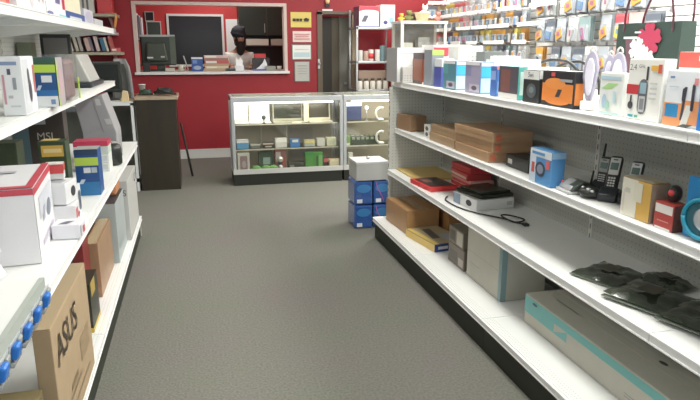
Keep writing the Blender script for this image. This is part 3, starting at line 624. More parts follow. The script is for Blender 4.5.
# ------------------------------------------------------------ glass showcases
def showcase(label, x0, x1, y0, y1, seam=()):
    t = thing('glass_showcase', label, 'display case', ((x0+x1)/2, y0, 0)); ox, oy = (x0+x1)/2, y0; H = .97; r = .018
    def bx(mb, *a): mb.box(a[0]-ox, a[1]-ox, a[2]-oy, a[3]-oy, a[4], a[5], a[6]); return mb
    bx(MB(), x0+.006, x1-.006, y0+.008, y1-.02, 0, .125, mat((.012, .014, .009), .6)).build('plinth', t)
    fr = M_alu
    bx(MB(), x0, x1, y0+.001, y1, .125, .135, mat((.45, .45, .42), .5)).build('bottom_panel', t)
    b = MB(); bx(b, x0, x1, y0, y0+.02, .125, .178, mat((.48, .48, .46), .45)); b.build('lower_rail', t)
    b = MB(); bx(b, x0, x1, y0, y0+.03, H-.055, H, fr); b.build('top_rail', t, bevel=.004)
    b = MB(); bx(b, x0, x1, y1-.03, y1, H-.055, H, fr); b.build('top_rail', t, bevel=.004)
    for xx in (x0, x1-.03):
        b = MB(); bx(b, xx, xx+.03, y0+.03, y1-.03, H-.055, H, fr); b.build('top_rail', t, bevel=.004)
        for yy in (y0, y1-.03):
            b = MB(); bx(b, xx+.001, xx+.036, yy+.001, yy+.029, .125, H-.055, fr); b.build('post', t, bevel=.003)
    for xx in seam:
        b = MB(); bx(b, xx, xx+.014, y1-.034, y1-.021, .126, H-.06, mat((.5, .48, .4), .4)); b.build('centre_divider', t)
    bx(MB(), x0+.02, x1-.02, y0+.008, y0+.013, .165, H-.05, M_glass).build('front_glass', t)
    bx(MB(), x0+.031, x1-.031, y0+.031, y1-.031, H-.006, H-.001, glass_mat((.86, .86, .80), .22, .1)).build('top_glass', t)
    bx(MB(), x0+.006, x0+.011, y0+.03, y1-.03, .125, H-.05, M_glass).build('side_glass', t)
    bx(MB(), x1-.011, x1-.006, y0+.03, y1-.03, .125, H-.05, M_glass).build('side_glass', t)
    bx(MB(), x0+.03, x1-.03, y1-.02, y1-.008, .125, H-.05, mat((.40, .36, .30), .6)).build('sliding_back', t)
    for zz, dy in ((.655, .16), (.385, .10)):
        b = MB(); bx(b, x0+.03, x1-.03, y0+dy, y1-.03, zz-.006, zz, glass_mat((.86, .87, .82), .15)); g = b.build('glass_shelf', t)
        b = MB(); bx(b, x0+.03, x1-.03, y0+dy-.004, y0+dy, zz-.010, zz+.002, mat((.62, .60, .50), .4)); b.build('shelf_edge', g)
    # light tube under the front top rail
    b = MB(); b.tube([(x0-ox+.1, .045, H-.07), (x1-ox-.1, .045, H-.07)], .010, mat((1, .95, .8), .3, emit=3.), 8); b.build('light_tube', t)
    L = bpy.data.lights.new('case_light', 'AREA'); L.shape = 'RECTANGLE'; L.size = (x1-x0)*.85; L.size_y = .03; L.energy = 2.0*(x1-x0); L.color = (1, .93, .75)
    lo = bpy.data.objects.new('case_light', L); C.objects.link(lo); lo.location = (ox, oy+.07, H-.085); lo.rotation_euler.x = math.radians(35)
    return t
YC = 6.79
showcase('wide glass showcase with silver frame facing the aisle end', .345, 1.575, YC, YC+.5, seam=(.70, 1.0))
showcase('narrower glass showcase right of the wide one, half behind the shelving', 1.585, 2.75, YC, YC+.5, seam=())
SH1, SH2, SH3 = .657, .387, .137
# two lit white screens and two dark screens on the upper glass shelf
def screen(label, x0, x1, y, z, h, frame, face, emit=0, tilt=-.12):
    t = thing('flat_screen', label, 'screen', ((x0+x1)/2, y, z)); w_ = x1-x0
    R = Matrix.Rotation(tilt, 4, 'X')
    b = MB(); b.box(-w_/2, w_/2, -.008, .012, .012, h, frame, R); p = b.build('housing', t, bevel=.003)
    b = MB(); b.box(-w_/2+.014, w_/2-.014, -.0095, -.008, .038, h-.012, mat(face, .25, emit=emit), R); b.build('screen', p)
    b = MB(); b.box(-w_/2, w_/2, -.16, .02, 0, .012, frame); b.build('base', t, bevel=.003)
M_cream = mat((.72, .70, .58), .4)
screen('narrow white lit screen at the left end of the showcase top shelf', .385, .555, 7.15, SH1, .235, mat((.85, .85, .8), .4), (.95, .96, .92), 1.3)
screen('wider white lit screen beside the first on the showcase top shelf', .562, .80, 7.15, SH1, .235, mat((.85, .85, .8), .4), (.95, .96, .92), 1.3)
screen('dark laptop open on the showcase top shelf, left of the pair', .83, 1.175, 7.12, SH1, .24, mat((.42, .42, .34), .4), (.035, .04, .03))
screen('dark laptop open on the showcase top shelf, right of the pair', 1.235, 1.50, 7.12, SH1, .24, M_cream, (.06, .055, .04))
t = thing('white_column_card', 'tall cream card standing between the two dark laptops', 'card', (1.205, 7.05, SH1)); b = MB(); b.box(-.028, .028, -.003, .003, 0, .235, mat((.80, .74, .58), .5)); b.box(-.028, .028, 0, .05, 0, .004, mat((.80, .74, .58), .5)); b.build('card', t)
t = thing('figurine', 'small dark figure on a stand before the white screens', 'figurine', (.715, 6.99, SH1))
b = MB(); b.lathe([(.02, 0), (.018, .008), (.006, .015), (.006, .05)], M_black, 10); b.build('stand', t); b = MB(); b.ball((0, 0, .07), (.026, .022, .027), mat((.08, .09, .1), .3), 12, 8); b.build('head', t)
for x, lab, c in ((1.08, 'left', (.80, .78, .68)), (1.33, 'right', (.80, .78, .70))):
    t = tag(MB().box(-.055, .055, -.012, .012, 0, .013, mat(c, .5)).build('price_card', loc=(x, 6.965, SH1), bevel=.002), lab+' white price card lying on the showcase top shelf edge', 'card')
def cbox(label, x0, x1, y, z, h, col, prints=(), d=.10, name='small_box'):
    carton(name, label, 'box', (x0+x1)/2, y+d/2, z, x1-x0, d, h, col, prints=prints)
zz = SH2; yy = 6.93
cbox('small blue box with white top on the showcase middle shelf, far left', .40, .53, yy, zz, .095, (.10, .30, .55), [('y-', 0, 1, .72, 1, (.78, .80, .78)), ('z+', 0, 1, 0, 1, (.8, .8, .8))])
cbox('small dark grey box next to the far left blue box in the showcase', .55, .66, yy, zz, .05, (.16, .17, .16), [('y-', 0, 1, .7, 1, (.55, .55, .5))])
cbox('small black box with pink top in the showcase middle shelf', .69, .81, yy, zz, .055, (.05, .05, .05), [('y-', 0, 1, .75, 1, (.65, .5, .42)), ('y-', .2, .8, .2, .45, (.45, .45, .42))])
cbox('white box with folded lid in the middle of the showcase shelf', .83, .96, yy, zz, .10, (.66, .66, .64), [('y-', 0, 1, .6, 1, (.82, .82, .80))])
cbox('small blue and white box left of the yellow topped one in showcase', 1.00, 1.11, yy, zz, .085, (.08, .22, .50), [('y-', .2, .8, .66, 1, (.75, .75, .65))])
cbox('small grey box with yellow top on the showcase middle shelf', 1.16, 1.28, yy, zz, .07, (.42, .45, .40), [('y-', 0, 1, .6, 1, (.72, .60, .22))])
cbox('small pale grey card box right of the yellow topped one', 1.31, 1.40, yy, zz, .085, (.60, .60, .56))
cbox('small cream box at the right end of the showcase middle shelf', 1.42, 1.53, yy, zz, .09, (.72, .72, .52), [('y-', .15, .8, .2, .7, (.6, .64, .5))])
zz = SH3; yy = 6.88
cbox('upright pale box with mauve picture at lower left of the showcase', .40, .53, yy, zz, .21, (.55, .55, .50), [('y-', .2, .82, .1, .85, (.30, .20, .22)), ('y-', .35, .7, .2, .6, (.4, .36, .36), 'd')])
cbox('dark green upright box with pale square behind the green pouches', .64, .80, yy+.08, zz, .20, (.06, .10, .07), [('y-', .3, .8, .3, .7, (.30, .40, .38))])
for k, (x, lab) in enumerate(((.60, 'left'), (.71, 'middle'), (.79, 'right'))):
    t = thing('green_pouch', lab+' one of the green pouches on the showcase floor', 'pouch', (x, 6.86, zz)); b = MB(); b.ball((0, 0, .035), (.055, .03, .035), mat((.12, .32, .07), .5, noise=.3, scale=30), 12, 8); b.build('pouch', t)
cbox('dark red box behind the two silver balls in the showcase', .82, .95, yy+.06, zz, .22, (.28, .12, .12), [('y-', .1, .5, .4, .9, (.45, .4, .4)), ('y-', .6, .9, .2, .6, (.35, .08, .06))])
for z2, lab, r in ((.125, 'upper', .034), (.035, 'lower', .03)):
    t = thing('webcam', lab+' silver ball camera beside the green pouches in showcase', 'camera', (.875, 6.885, zz))
    b = MB(); b.ball((0, 0, z2), r, mat((.70, .72, .72), .15, .6), 14, 9); b.build('ball_body', t); b = MB(); b.box(-.02, .02, -.01, .03, 0, z2-r*.8, M_black) if z2 > .1 else b.box(-.018, .018, -.01, .02, 0, .01, M_black); b.build('stand', t)
cbox('long low black box on the showcase floor at centre', .97, 1.17, yy, zz, .08, (.04, .045, .035), [('y-', .05, .3, .3, .7, (.25, .25, .2))], d=.14)
cbox('bright green box on the showcase floor', 1.155, 1.36, yy-.02, zz, .19, (.07, .25, .05), [('y-', .05, .45, .1, .9, (.08, .28, .06)), ('y-', .62, .72, .05, .8, (.03, .10, .03)), ('y-', .76, .96, .1, .85, (.18, .38, .14))], d=.08)
cbox('dark box with red and pink top on the showcase floor', 1.375, 1.53, yy+.02, zz, .11, (.10, .04, .05), [('y-', 0, 1, .62, 1, (.62, .16, .16)), ('y-', .3, .7, .72, .95, (.75, .55, .5))])
cbox('cream box at the right end of the showcase floor', 1.43, 1.545, yy-.05, zz, .11, (.66, .58, .40), [('y-', .1, .9, .75, 1, (.75, .7, .5))], d=.06)
# second showcase content
t = thing('strip_lamp', 'blue-white lit strip lamp in the narrower showcase', 'lamp', (1.74, 7.1, SH1))
b = MB(); b.box(-.13, .13, -.02, .02, .165, .205, mat((.75, .85, 1), .4, emit=2.2)); b.build('tube_cover', t, bevel=.006); b = MB(); b.box(-.13, .13, -.018, .02, 0, .16, mat((.06, .08, .20), .4)); b.build('housing', t, bevel=.004)
t = thing('spotlight', 'small white round lamp on a thin stem in the narrower showcase', 'lamp', (1.91, 7.0, SH1)); b = MB(); b.tube([(0, 0, 0), (0, 0, .14)], .006, M_steel, 8); b.lathe([(.02, 0), (.02, .006), (.008, .008)], M_steel, 10); b.build('stem', t); b = MB(); b.ball((0, 0, .15), .022, mat((.9, .95, 1), .3, emit=1.5), 12, 8); b.build('bulb', t)
cbox('long black tray of small parts in the narrower showcase', 1.70, 2.05, 6.93, SH2, .10, (.03, .05, .03), [('y-', .05+.16*k, .15+.16*k, .6, .9, (.30, .34, .24)) for k in range(6)]+[('z+', .05+.16*k, .15+.16*k, .1, .6, (.4, .42, .32)) for k in range(6)])
cbox('small green box with white base in the narrower showcase', 1.62, 1.69, 6.90, SH2, .12, (.20, .36, .10), [('y-', .1, .9, 0, .25, (.75, .78, .70))], d=.05)
cbox('white tag box on the floor of the narrower showcase', 1.66, 1.71, 6.86, SH3, .17, (.66, .68, .62), d=.05)
for k, z2 in enumerate((.975,)): pass
# white hooks on the outside of the second case seen past the shelving
for z2, lab in ((SH1+.0, 'upper'), (SH2+.0, 'lower')):
    t = thing('white_headset', lab+' white curved headset inside the narrower showcase', 'headset', (2.04, 6.93 if z2 > .5 else 6.90, z2+.0))
    b = MB(); b.tube([(.06*math.cos(a)+.02, 0, .085+.07*math.sin(a)) for a in [math.pi*(.35+k*.12) for k in range(11)]], .014, mat((.75, .75, .7), .4), 8); b.build('band', t)
    b = MB(); b.ball((.02, 0, .018), (.04, .025, .018), mat((.75, .75, .7), .4), 12, 8); b.build('foot', t)

# ------------------------------------------------------------ desk at the end of the left aisle
t = thing('wooden_desk', 'dark brown desk end with light wood top before the red wall', 'desk', (-.395, 7.05, 0))
M_dw = wood_mat((.018, .014, .008), (.035, .028, .016), 2); M_lw = wood_mat((.34, .26, .18), (.46, .36, .26), 2, .4)
MB().box(-.225, .175, -.267, -.24, 0, .955, M_dw).build('side_panel', t)
MB().box(.15, .175, -.24, .27, 0, .955, M_dw).build('side_panel', t)
MB().box(-.225, -.20, -.24, .27, 0, .955, M_dw).build('side_panel', t)
MB().box(-.235, .20, -.28, .29, .957, .99, M_lw).build('desk_top', t, bevel=.003)
t = thing('glass_showcase', 'white framed glass display case between the dark desk and left shelving', 'display case', (-.98, 6.78, 0))
wfm = mat((.66, .68, .68), .35)
for xx in (-.42, .31): MB().box(xx, xx+.028, 0, .028, 0, .93, wfm).build('post', t); MB().box(xx, xx+.028, .42, .448, 0, .93, wfm).build('post', t)
MB().box(-.42, .338, 0, .028, .905, .945, wfm).build('top_rail', t); MB().box(-.42, .338, 0, .028, .10, .14, wfm).build('lower_rail', t)
MB().box(-.41, .33, .01, .014, .14, .905, M_glass).build('front_glass', t)
MB().box(-.42, .338, .028, .448, .93, .945, mat((.55, .5, .42), .5)).build('top_panel', t)
MB().box(-.42, .338, .43, .448, .1, .93, mat((.10, .11, .10), .6)).build('back_panel', t)
MB().box(-.42, .338, .02, .43, .08, .10, mat((.2, .2, .2), .6)).build('bottom_panel', t)
# rod
t = tag(MB().tube([(.0, 0, 0), (-.10, .1, .62)], .013, M_black, 8).build('metal_rod', loc=(-.10, 7.40, .013)), 'thin dark rod leaning behind the right side of the brown desk', 'rod')
# monitor, chair and clutter on the desks
t = thing('crt_monitor', 'dark bulky monitor standing on the desk behind the left shelving', 'monitor', (-.885, 7.0, .946), -.1)
b = MB(); b.lathe([(.10, 0), (.10, .012), (.03, .03), (.03, .09)], M_black, 14); b.build('stand', t)
b = MB(); b.box(-.14, .14, -.06, -.02, .085, .40, mat((.022, .028, .022), .4)); b.prism([(-.12, .11), (.12, .11), (.12, .37), (-.12, .37)], 1, -.02, .03, M_black); b.box(-.09, .09, .03, .13, .13, .34, M_black); b.build('housing', t, bevel=.012)
b = MB(); b.box(-.115, .115, -.062, -.06, .12, .37, mat((.012, .016, .014), .12)); b.build('screen', t)
t = thing('office_chair', 'grey office chair with curved back behind the desk by the red wall', 'chair', (-.80, 7.66, 0), .3)
M_ch = mat((.10, .105, .10), .7); M_ch2 = mat((.33, .33, .33), .5)
b = MB()
for i in range(9):
    pass
def curved(x0, x1, y, z0, z1, th, m, bow=.05, n=8, taper=.8):
    mb = MB(); vs = []; 
    for j in range(n+1):
        v = j/n
        for i in range(n+1):
            u = i/n*2-1; wv = 1-(1-taper)*v**2
            if v > .8: wv *= math.sqrt(max(.02, 1-((v-.8)/.2)**2*.6))
            vs.append(((x0+x1)/2+u*(x1-x0)/2*wv, y+bow*u*u*-1+.05*v, z0+(z1-z0)*v))
    N = (n+1)**2; vs += [(a, b_+th, c) for a, b_, c in vs]
    fs = [(j*(n+1)+i, j*(n+1)+i+1, (j+1)*(n+1)+i+1, (j+1)*(n+1)+i) for j in range(n) for i in range(n)]
    f2 = [tuple(k+N for k in f)[::-1] for f in fs]
    ed = [j*(n+1) for j in range(n+1)]+[n*(n+1)+i for i in range(1, n+1)]+[j*(n+1)+n for j in range(n-1, -1, -1)]+[i for i in range(n-1, 0, -1)]
    side = [(ed[k], ed[(k+1) % len(ed)], ed[(k+1) % len(ed)]+N, ed[k]+N) for k in range(len(ed))]
    return mb.add(vs, fs+f2+side, m, True)
curved(-.13, .12, .12, .62, 1.36, .03, M_ch2).build('back_shell', t)
curved(-.12, .08, .085, .64, 1.30, .03, M_ch).build('backrest', t)
MB().box(-.2, .2, -.3, .1, .45, .52, M_ch).build('seat', t, bevel=.02)
b = MB(); b.tube([(0, -.1, .06), (0, -.1, .45)], .025, M_black, 10); b.box(-.03, .03, -.1, .16, .42, .45, M_black); b.box(-.03, .03, .13, .16, .42, .70, M_black); b.build('gas_post', t)
for k in range(5):
    a = k*2*math.pi/5; b = MB(); b.tube([(0, -.1, .08), (.26*math.cos(a), -.1+.26*math.sin(a), .06)], .018, M_black, 8); lg = b.build('leg', t)
    b = MB(); b.ball((.26*math.cos(a), -.1+.26*math.sin(a), .028), .027, M_black, 10, 6); b.build('caster', lg)
t = thing('paper_cup', 'white paper cup on the desk by the red wall', 'cup', (-.575, 7.22, .99)); b = MB(); b.lathe([(.026, 0), (.036, .10), (.038, .10), (.038, .106), (.034, .106), (.033, .10), (.024, .004)], mat((.80, .80, .78), .4), 16); b.build('cup_body', t)
rnd = random.Random(4)
def heap(label, x, y, z, col, s, n=3, name='cable_heap', cat='cables'):
    t = thing(name, label, cat, (x, y, z)); b = MB()
    pts = [(s*math.cos(k*1.9)*(1-.03*k), s*.7*math.sin(k*1.9)*(1-.03*k), .012+.004*k) for k in range(n*4)]
    b.tube(smooth(pts, 4), .010, mat(col, .4), 6); b.build('coil', t); return t
heap('heap of black cables on the light wood desk top', -.335, 6.97, .992, BLACK, .12, 4)
heap('dark green cable coil on the desk nearer the cup', -.525, 7.0, .992, (.03, .07, .05), .07, 3)
for lab, x, y, rz_, c in (('white paper sheet lying on the left showcase top', -.85, 6.90, .3, (.78, .78, .74)), ('cream paper sheet beside the black cables on the desk', -.70, 6.88, -.2, (.72, .64, .50)), ('brown paper sheet at the desk corner', -.68, 7.08, .8, (.40, .28, .18))):
    zb = .946 if y < 7.0 and x < -.66 else .992
    if lab.startswith('brown'): x = -.60; zb = .992; y = 7.18
    tag(MB().box(-.07, .07, -.09, .09, 0, .002, mat(c, .7)).build('paper_sheet', loc=(x, y, zb), rz=rz_), lab, 'paper')
tag(MB().prism([(-.04, 0), (.04, 0), (.03, .10), (-.02, .11)], 1, -.03, .03, mat((.66, .52, .30), .6)).build('paper_bag', loc=(-.72, 6.84, .946), bevel=.006), 'small tan paper bag standing at the end of the left shelf', 'bag')

# wall shelves with books, far left on the red wall
M_ws = mat((.42, .40, .30), .5); M_ws2 = mat((.55, .58, .60), .4)
def wshelf(label, z, m, x1):
    t = thing('wall_shelf', label, 'shelf', (-1.5, YB-.001, z))
    MB().box(-.9, x1+1.5, -.42, 0, -.035, 0, m).build('board', t, bevel=.004)
    for xx in (-.8, x1+1.4):
        b = MB(); b.prism([(-.38, -.035), (0, -.035), (0, -.17)], 0, xx, xx+.008, M_steel); b.build('bracket', t)
wshelf('olive wall shelf, topmost on the red wall at far left', 1.885, M_ws, -.90)
wshelf('grey wall shelf, middle of three on the red wall at far left', 1.67, M_ws2, -.93)
wshelf('pale wall shelf, lowest of three on the red wall at far left', 1.43, M_ws, -.88)
bk = [((.45, .12, .10), .03), ((.60, .55, .50), .025), ((.05, .16, .25), .045), ((.62, .50, .50), .04), ((.20, .16, .20), .03), ((.58, .42, .38), .05), ((.40, .38, .36), .03), ((.55, .50, .42), .035), ((.62, .60, .58), .03)]
xx = -.99
for i, (c, wd) in enumerate(bk):
    t = thing('book', '%s book leaning on the lowest far left wall shelf, %s from the right' % (('dark red', 'beige', 'navy', 'pinkish', 'dark purple', 'tan', 'grey', 'sand', 'off-white')[i], ('first', 'second', 'third', 'fourth', 'fifth', 'sixth', 'seventh', 'eighth', 'ninth')[i]), 'book', (xx, YB-.30, 1.431), 0, 'books leaning on the lowest wall shelf')
    R = Matrix.Rotation(-.20, 4, 'Y'); b = MB(); b.box(0, wd, -.10, .10, .0+wd*.2, .185-.01*(i % 3), mat(c, .5), R); b.build('cover', t, bevel=.003)
    b = MB(); b.box(.004, wd-.004, -.095, .097, .0+wd*.2, .187-.01*(i % 3), mat((.75, .73, .66), .7), R); b.build('pages', t)
    xx -= wd+.022
tag(MB().box(-.10, .10, -.13, .13, 0, .05, mat((.70, .68, .66), .5)).build('paper_stack', loc=(-1.05, YB-.22, 1.671), bevel=.004), 'stack of pale papers on the middle far left wall shelf', 'papers')
carton('small_box', 'grey and white box on the middle far left wall shelf', 'box', -1.22, YB-.24, 1.671, .16, .2, .12, (.50, .52, .58), prints=[('y-', .1, .9, .1, .6, (.75, .75, .75))])
carton('small_box', 'red and white box lying on the lowest wall shelf edge', 'box', -.94, YB-.36, 1.431, .10, .1, .05, (.60, .12, .12), prints=[('y-', .1, .6, .3, .8, (.8, .75, .72))])
carton('small_box', 'red box on the topmost far left wall shelf', 'box', -1.03, YB-.24, 1.886, .17, .2, .20, (.60, .05, .06))
carton('small_box', 'white striped box on the topmost far left wall shelf', 'box', -1.24, YB-.24, 1.886, .16, .2, .22, (.62, .60, .55), prints=[('y-', .15+.3*k, .3+.3*k, .05, .95, (.15, .15, .15)) for k in range(2)], rz=.1)
t = thing('orange_cloth', 'orange and yellow cloth hanging over the end of the topmost wall shelf', 'cloth', (-.93, YB-.40, 1.89))
b = MB(); Mo = mat((.75, .36, .10), .6)
pr = [(-.10, .002), (-.03, .004), (.032, .002), (.038, -.04), (.030, -.10), (.012, -.17), (-.002, -.165), (.006, -.10), (.018, -.05), (.020, -.01), (-.02, -.005+.006), (-.10, .0005)]
b.prism(pr, 1, -.03, .03, Mo); b.build('folded_cloth', t)

# ------------------------------------------------------------ back wall: notices, lamp, sign
def notice(label, x0, x1, z0, z1, col, frame=None, lines=()):
    t = thing('wall_notice', label, 'notice', ((x0+x1)/2, YB, z0)); w_, h = x1-x0, z1-z0
    if frame:
        b = MB(); b.box(-w_/2, w_/2, -.012, -.001, 0, h, mat(frame, .5)); b.build('frame', t)
        b = MB(); b.box(-w_/2+.012, w_/2-.012, -.0135, -.012, .012, h-.012, mat(col, .6)); b.build('sheet', t)
    else:
        b = MB(); b.box(-w_/2, w_/2, -.004, -.001, 0, h, mat(col, .6)); b.build('sheet', t)
    if lines:
        b = MB()
        for (a, bb, c, d, cl) in lines: b.box(-w_/2+a*w_, -w_/2+bb*w_, -.0155, -.004, c*h, d*h, mat(cl, .6))
        b.build('printed_lines', t)
DK = (.05, .04, .03)
notice('yellow notice with one line of bold dark print, top of the four', 1.30, 1.585, 1.755, 1.955, (.72, .58, .16), None, [(.10, .24, .40, .58, DK), (.27, .40, .40, .58, DK), (.43, .55, .40, .58, DK), (.64, .88, .40, .58, DK), (.7, .8, .5, .62, DK)])
notice('white notice with pink lines under the yellow one', 1.325, 1.58, 1.56, 1.705, (.80, .66, .62), None, [(.08, .92, .68, .76, (.6, .25, .25)), (.15, .85, .48, .56, (.6, .3, .3)), (.08, .92, .25, .33, (.6, .25, .25))])
notice('dark framed white certificate with pale blue lower half', 1.305, 1.58, 1.32, 1.53, (.78, .78, .74), (.16, .16, .15), [(.1, .9, .18, .48, (.50, .62, .66)), (.15, .85, .66, .70, (.5, .5, .48))])
notice('dark framed grey certificate, lowest of the four', 1.335, 1.555, 1.02, 1.305, (.50, .50, .47), (.14, .14, .13), [(.2, .8, .75, .79, (.3, .3, .3)), (.2, .8, .62, .65, (.35, .35, .33)), (.2, .8, .5, .53, (.35, .35, .33)), (.2, .8, .38, .41, (.35, .35, .33))])
notice('small white sign above the dark doorway', 1.74, 1.885, 1.955, 1.998, (.82, .82, .80))
t = thing('wall_lamp', 'small amber wall lamp above the doorway sign', 'lamp', (1.81, YB, 2.03)); b = MB(); b.box(-.03, .03, -.03, 0, .0, .04, M_black); b.build('mount', t); b = MB(); b.lathe([(.018, .04), (.03, .07), (.028, .13), (.01, .15)], mat((.75, .50, .28), .3, emit=.3), 12, cy=-.03); b.build('lamp_glass', t)

# ------------------------------------------------------------ steel rack and white glass cabinet, right of the door
t = thing('steel_rack', 'grey steel storage rack against the red wall beside the door', 'shelving unit', (2.36, 8.4, 0))
for xx in (-.27, .25):
    for yy in (-.2, .2): MB().box(xx, xx+.025, yy, yy+.025, 0, 1.98 if yy > 0 else 1.76, M_steel).build('post', t)
for zz in (1.75, 1.31, .93, .40):
    b = MB(); b.box(-.27, .275, -.2, .225, zz-.03, zz, M_steel); b.build('shelf', t, bevel=.003)
carton('product_box', 'large white box with red top band and dark device picture on steel rack', 'box', 2.27, 8.38, 1.751, .27, .3, .265, (.84, .83, .82), prints=[('y-', 0, 1, .74, 1, (.60, .06, .10)), ('y-', 0, 1, .62, .82, (.84, .83, .82), 'd'), ('y-', .12, .48, .25, .55, (.12, .12, .16), 's'), ('y-', 0, 1, 0, .05, (.2, .22, .45)), ('x-', 0, 1, 0, 1, (.22, .08, .14))])
carton('product_box', 'tall white box with small dark cup picture on steel rack', 'box', 2.53, 8.36, 1.751, .20, .25, .285, (.82, .83, .84), prints=[('y-', .2, .5, .12, .3, (.08, .08, .25), 'd'), ('y-', .6, .9, .15, .45, (.3, .5, .6), 'p'), ('y-', .3, .6, .4, .45, (.4, .45, .55))])
for i, (x, c, h, lab) in enumerate(((2.16, (.60, .60, .58), .14, 'small grey can, left on the middle shelf of the steel rack'), (2.24, (.45, .32, .26), .13, 'brown can on the middle shelf of the steel rack'), (2.31, (.66, .60, .55), .15, 'pale tin with red label on the steel rack'), (2.40, (.70, .66, .62), .15, 'cream tin right of the red labelled tin'), (2.47, (.16, .26, .28), .20, 'tall dark teal bottle on the steel rack'))):
    t = thing('tin_can', lab, 'can', (x, 8.27, 1.311)); b = MB(); b.lathe([(.034, 0), (.036, .006), (.036, h-.006), (.033, h)], mat(c, .4), 14); b.build('can_body', t)
    if i == 2: b = MB(); b.lathe([(.0368, .03), (.0368, .10)], mat((.65, .05, .06), .4), 14); b.build('label_band', t)
carton('shipping_carton', 'brown carton on the steel rack behind the row of white jars', 'box', 2.36, 8.42, .931, .42, .25, .25, (.34, .24, .18), style='shipping')
for k in range(5):
    t = thing('plastic_jar', '%s white jar with dark cap from the left on the steel rack' % ('first', 'second', 'third', 'fourth', 'fifth')[k], 'jar', (2.15+.09*k, 8.24, .931), 0, 'white jars on the steel rack')
    b = MB(); b.lathe([(.036, 0), (.038, .01), (.038, .10), (.025, .12)], mat((.66, .62, .55), .4), 14); b.build('jar_body', t)
    b = MB(); b.lathe([(.027, .12), (.027, .15)], mat((.06, .05, .04), .5), 12); b.build('cap', t)
t = thing('glass_cabinet', 'white framed glass cabinet behind the far end of right shelving', 'cabinet', (2.87, 7.75, 0)); wc = mat((.78, .78, .74), .4)
for xx in (-.31, .275):
    for yy in (0, .36): MB().box(xx, xx+.035, yy, yy+.035, 0, 1.78, wc).build('post', t)
MB().box(-.32, .32, -.01, .405, 1.78, 1.815, wc).build('top_panel', t, bevel=.003); MB().box(-.31, .31, 0, .395, .95, 1.0, wc).build('shelf', t); MB().box(-.31, .31, 0, .395, 0, .10, wc).build('plinth', t); MB().box(-.31, .31, .0, .395, 1.36, 1.375, wc).build('shelf', t)
MB().box(-.28, .28, .012, .016, 1.0, 1.78, M_glass).build('front_glass', t); MB().box(-.295, -.291, .03, .37, .1, 1.78, M_glass).build('side_glass', t)
MB().box(-.28, .28, .37, .38, .1, 1.78, mat((.34, .33, .33), .5)).build('back_panel', t)
MB().box(-.28, .28, .012, .020, .1, .95, wc).build('lower_panel', t)
carton('small_box', 'white box standing inside the glass cabinet', 'box', 2.70, 7.95, 1.376, .14, .12, .17, (.78, .78, .72))
carton('small_box', 'grey box standing inside the glass cabinet right of the white one', 'box', 2.93, 7.97, 1.376, .16, .12, .24, (.42, .42, .42))
# basket with plush toys
t = thing('woven_basket', 'cream basket on top of the white glass cabinet', 'basket', (2.90, 7.92, 1.8165)); b = MB(); b.lathe([(.07, 0), (.10, .10), (.105, .10), (.105, .11), (.09, .11), (.088, .10), (.06, .01)], mat((.70, .62, .40), .7, noise=.2, scale=60), 18); b.build('basket_body', t)
def plush(label, x, y, z, col, s, ear):
    t = thing('plush_toy', label, 'toy', (x, y, z), 0, 'plush toys around the basket'); b = MB()
    m = mat(col, .9, noise=.2, scale=40, bump=.3)
    b.ball((0, 0, s*.8), (s, s*.8, s*.8), m); b.build('body', t)
    b = MB(); b.ball((s*.2, -s*.2, s*2.0), (s*.75, s*.7, s*.65), m); b.build('head', t)
    for sg in (-1, 1): b = MB(); b.ball((s*.2+sg*s*.55, -s*.15, s*2.5), (s*.22, s*.15, s*ear), m, 10, 6); b.build('ear', t)
    for sg in (-1, 1): b = MB(); b.ball((sg*s*.9, -s*.4, s*.9), (s*.5, s*.3, s*.28), m, 10, 6); b.build('arm', t)
plush('olive green plush toy left of the basket', 2.70, 7.90, 1.8165, (.16, .17, .06), .05, .25)
plush('dark brown plush toy behind the left of the basket', 2.81, 8.05, 1.8165, (.13, .09, .06), .045, .25)
plush('yellow plush toy at the far left of the cabinet top', 2.595, 7.88, 1.8165, (.72, .45, .08), .035, .25)
plush('white plush toy sitting in the basket', 2.92, 7.91, 1.88, (.72, .72, .70), .05, .6)
plush('reddish plush toy right of the basket', 3.115, 7.92, 1.8165, (.45, .20, .16), .045, .4)

# ------------------------------------------------------------ office seen through the pass-through
ZS = WZ0
def framed(label, x0, x1, y, z0, z1, fw, fcol, col, name='framed_board', cat='board'):
    t = thing(name, label, cat, ((x0+x1)/2, y, z0)); w_, h = x1-x0, z1-z0; m = mat(fcol, .4)
    for a in ((-w_/2, -w_/2+fw, 0, h), (w_/2-fw, w_/2, 0, h), (-w_/2+fw, w_/2-fw, h-fw, h), (-w_/2+fw, w_/2-fw, 0, fw)):
        MB().box(a[0], a[1], -.03, 0, a[2], a[3], m).build('frame', t)
    MB().box(-w_/2+fw, w_/2-fw, -.018, -.004, fw, h-fw, mat(col, .3)).build('panel', t)
framed('large black board with white frame on the office wall', -.41, .50, 10.9, 1.18, 2.02, .035, (.78, .76, .74), (.022, .024, .028))
t = thing('wall_paper', 'white poster on the office wall behind the person', 'poster', (.635, 10.9, 1.28)); MB().box(-.10, .10, -.006, -.001, 0, .665, mat((.88, .88, .86), .6)).build('sheet', t)
framed('small dark framed picture, upper of two at left in the office', -.74, -.60, 10.9, 1.90, 2.05, .012, (.5, .48, .45), (.03, .03, .03), 'picture_frame', 'picture')
framed('dark framed picture, lower of two at left in the office', -.73, -.50, 10.9, 1.62, 1.90, .015, (.62, .60, .56), (.07, .09, .08), 'picture_frame', 'picture')
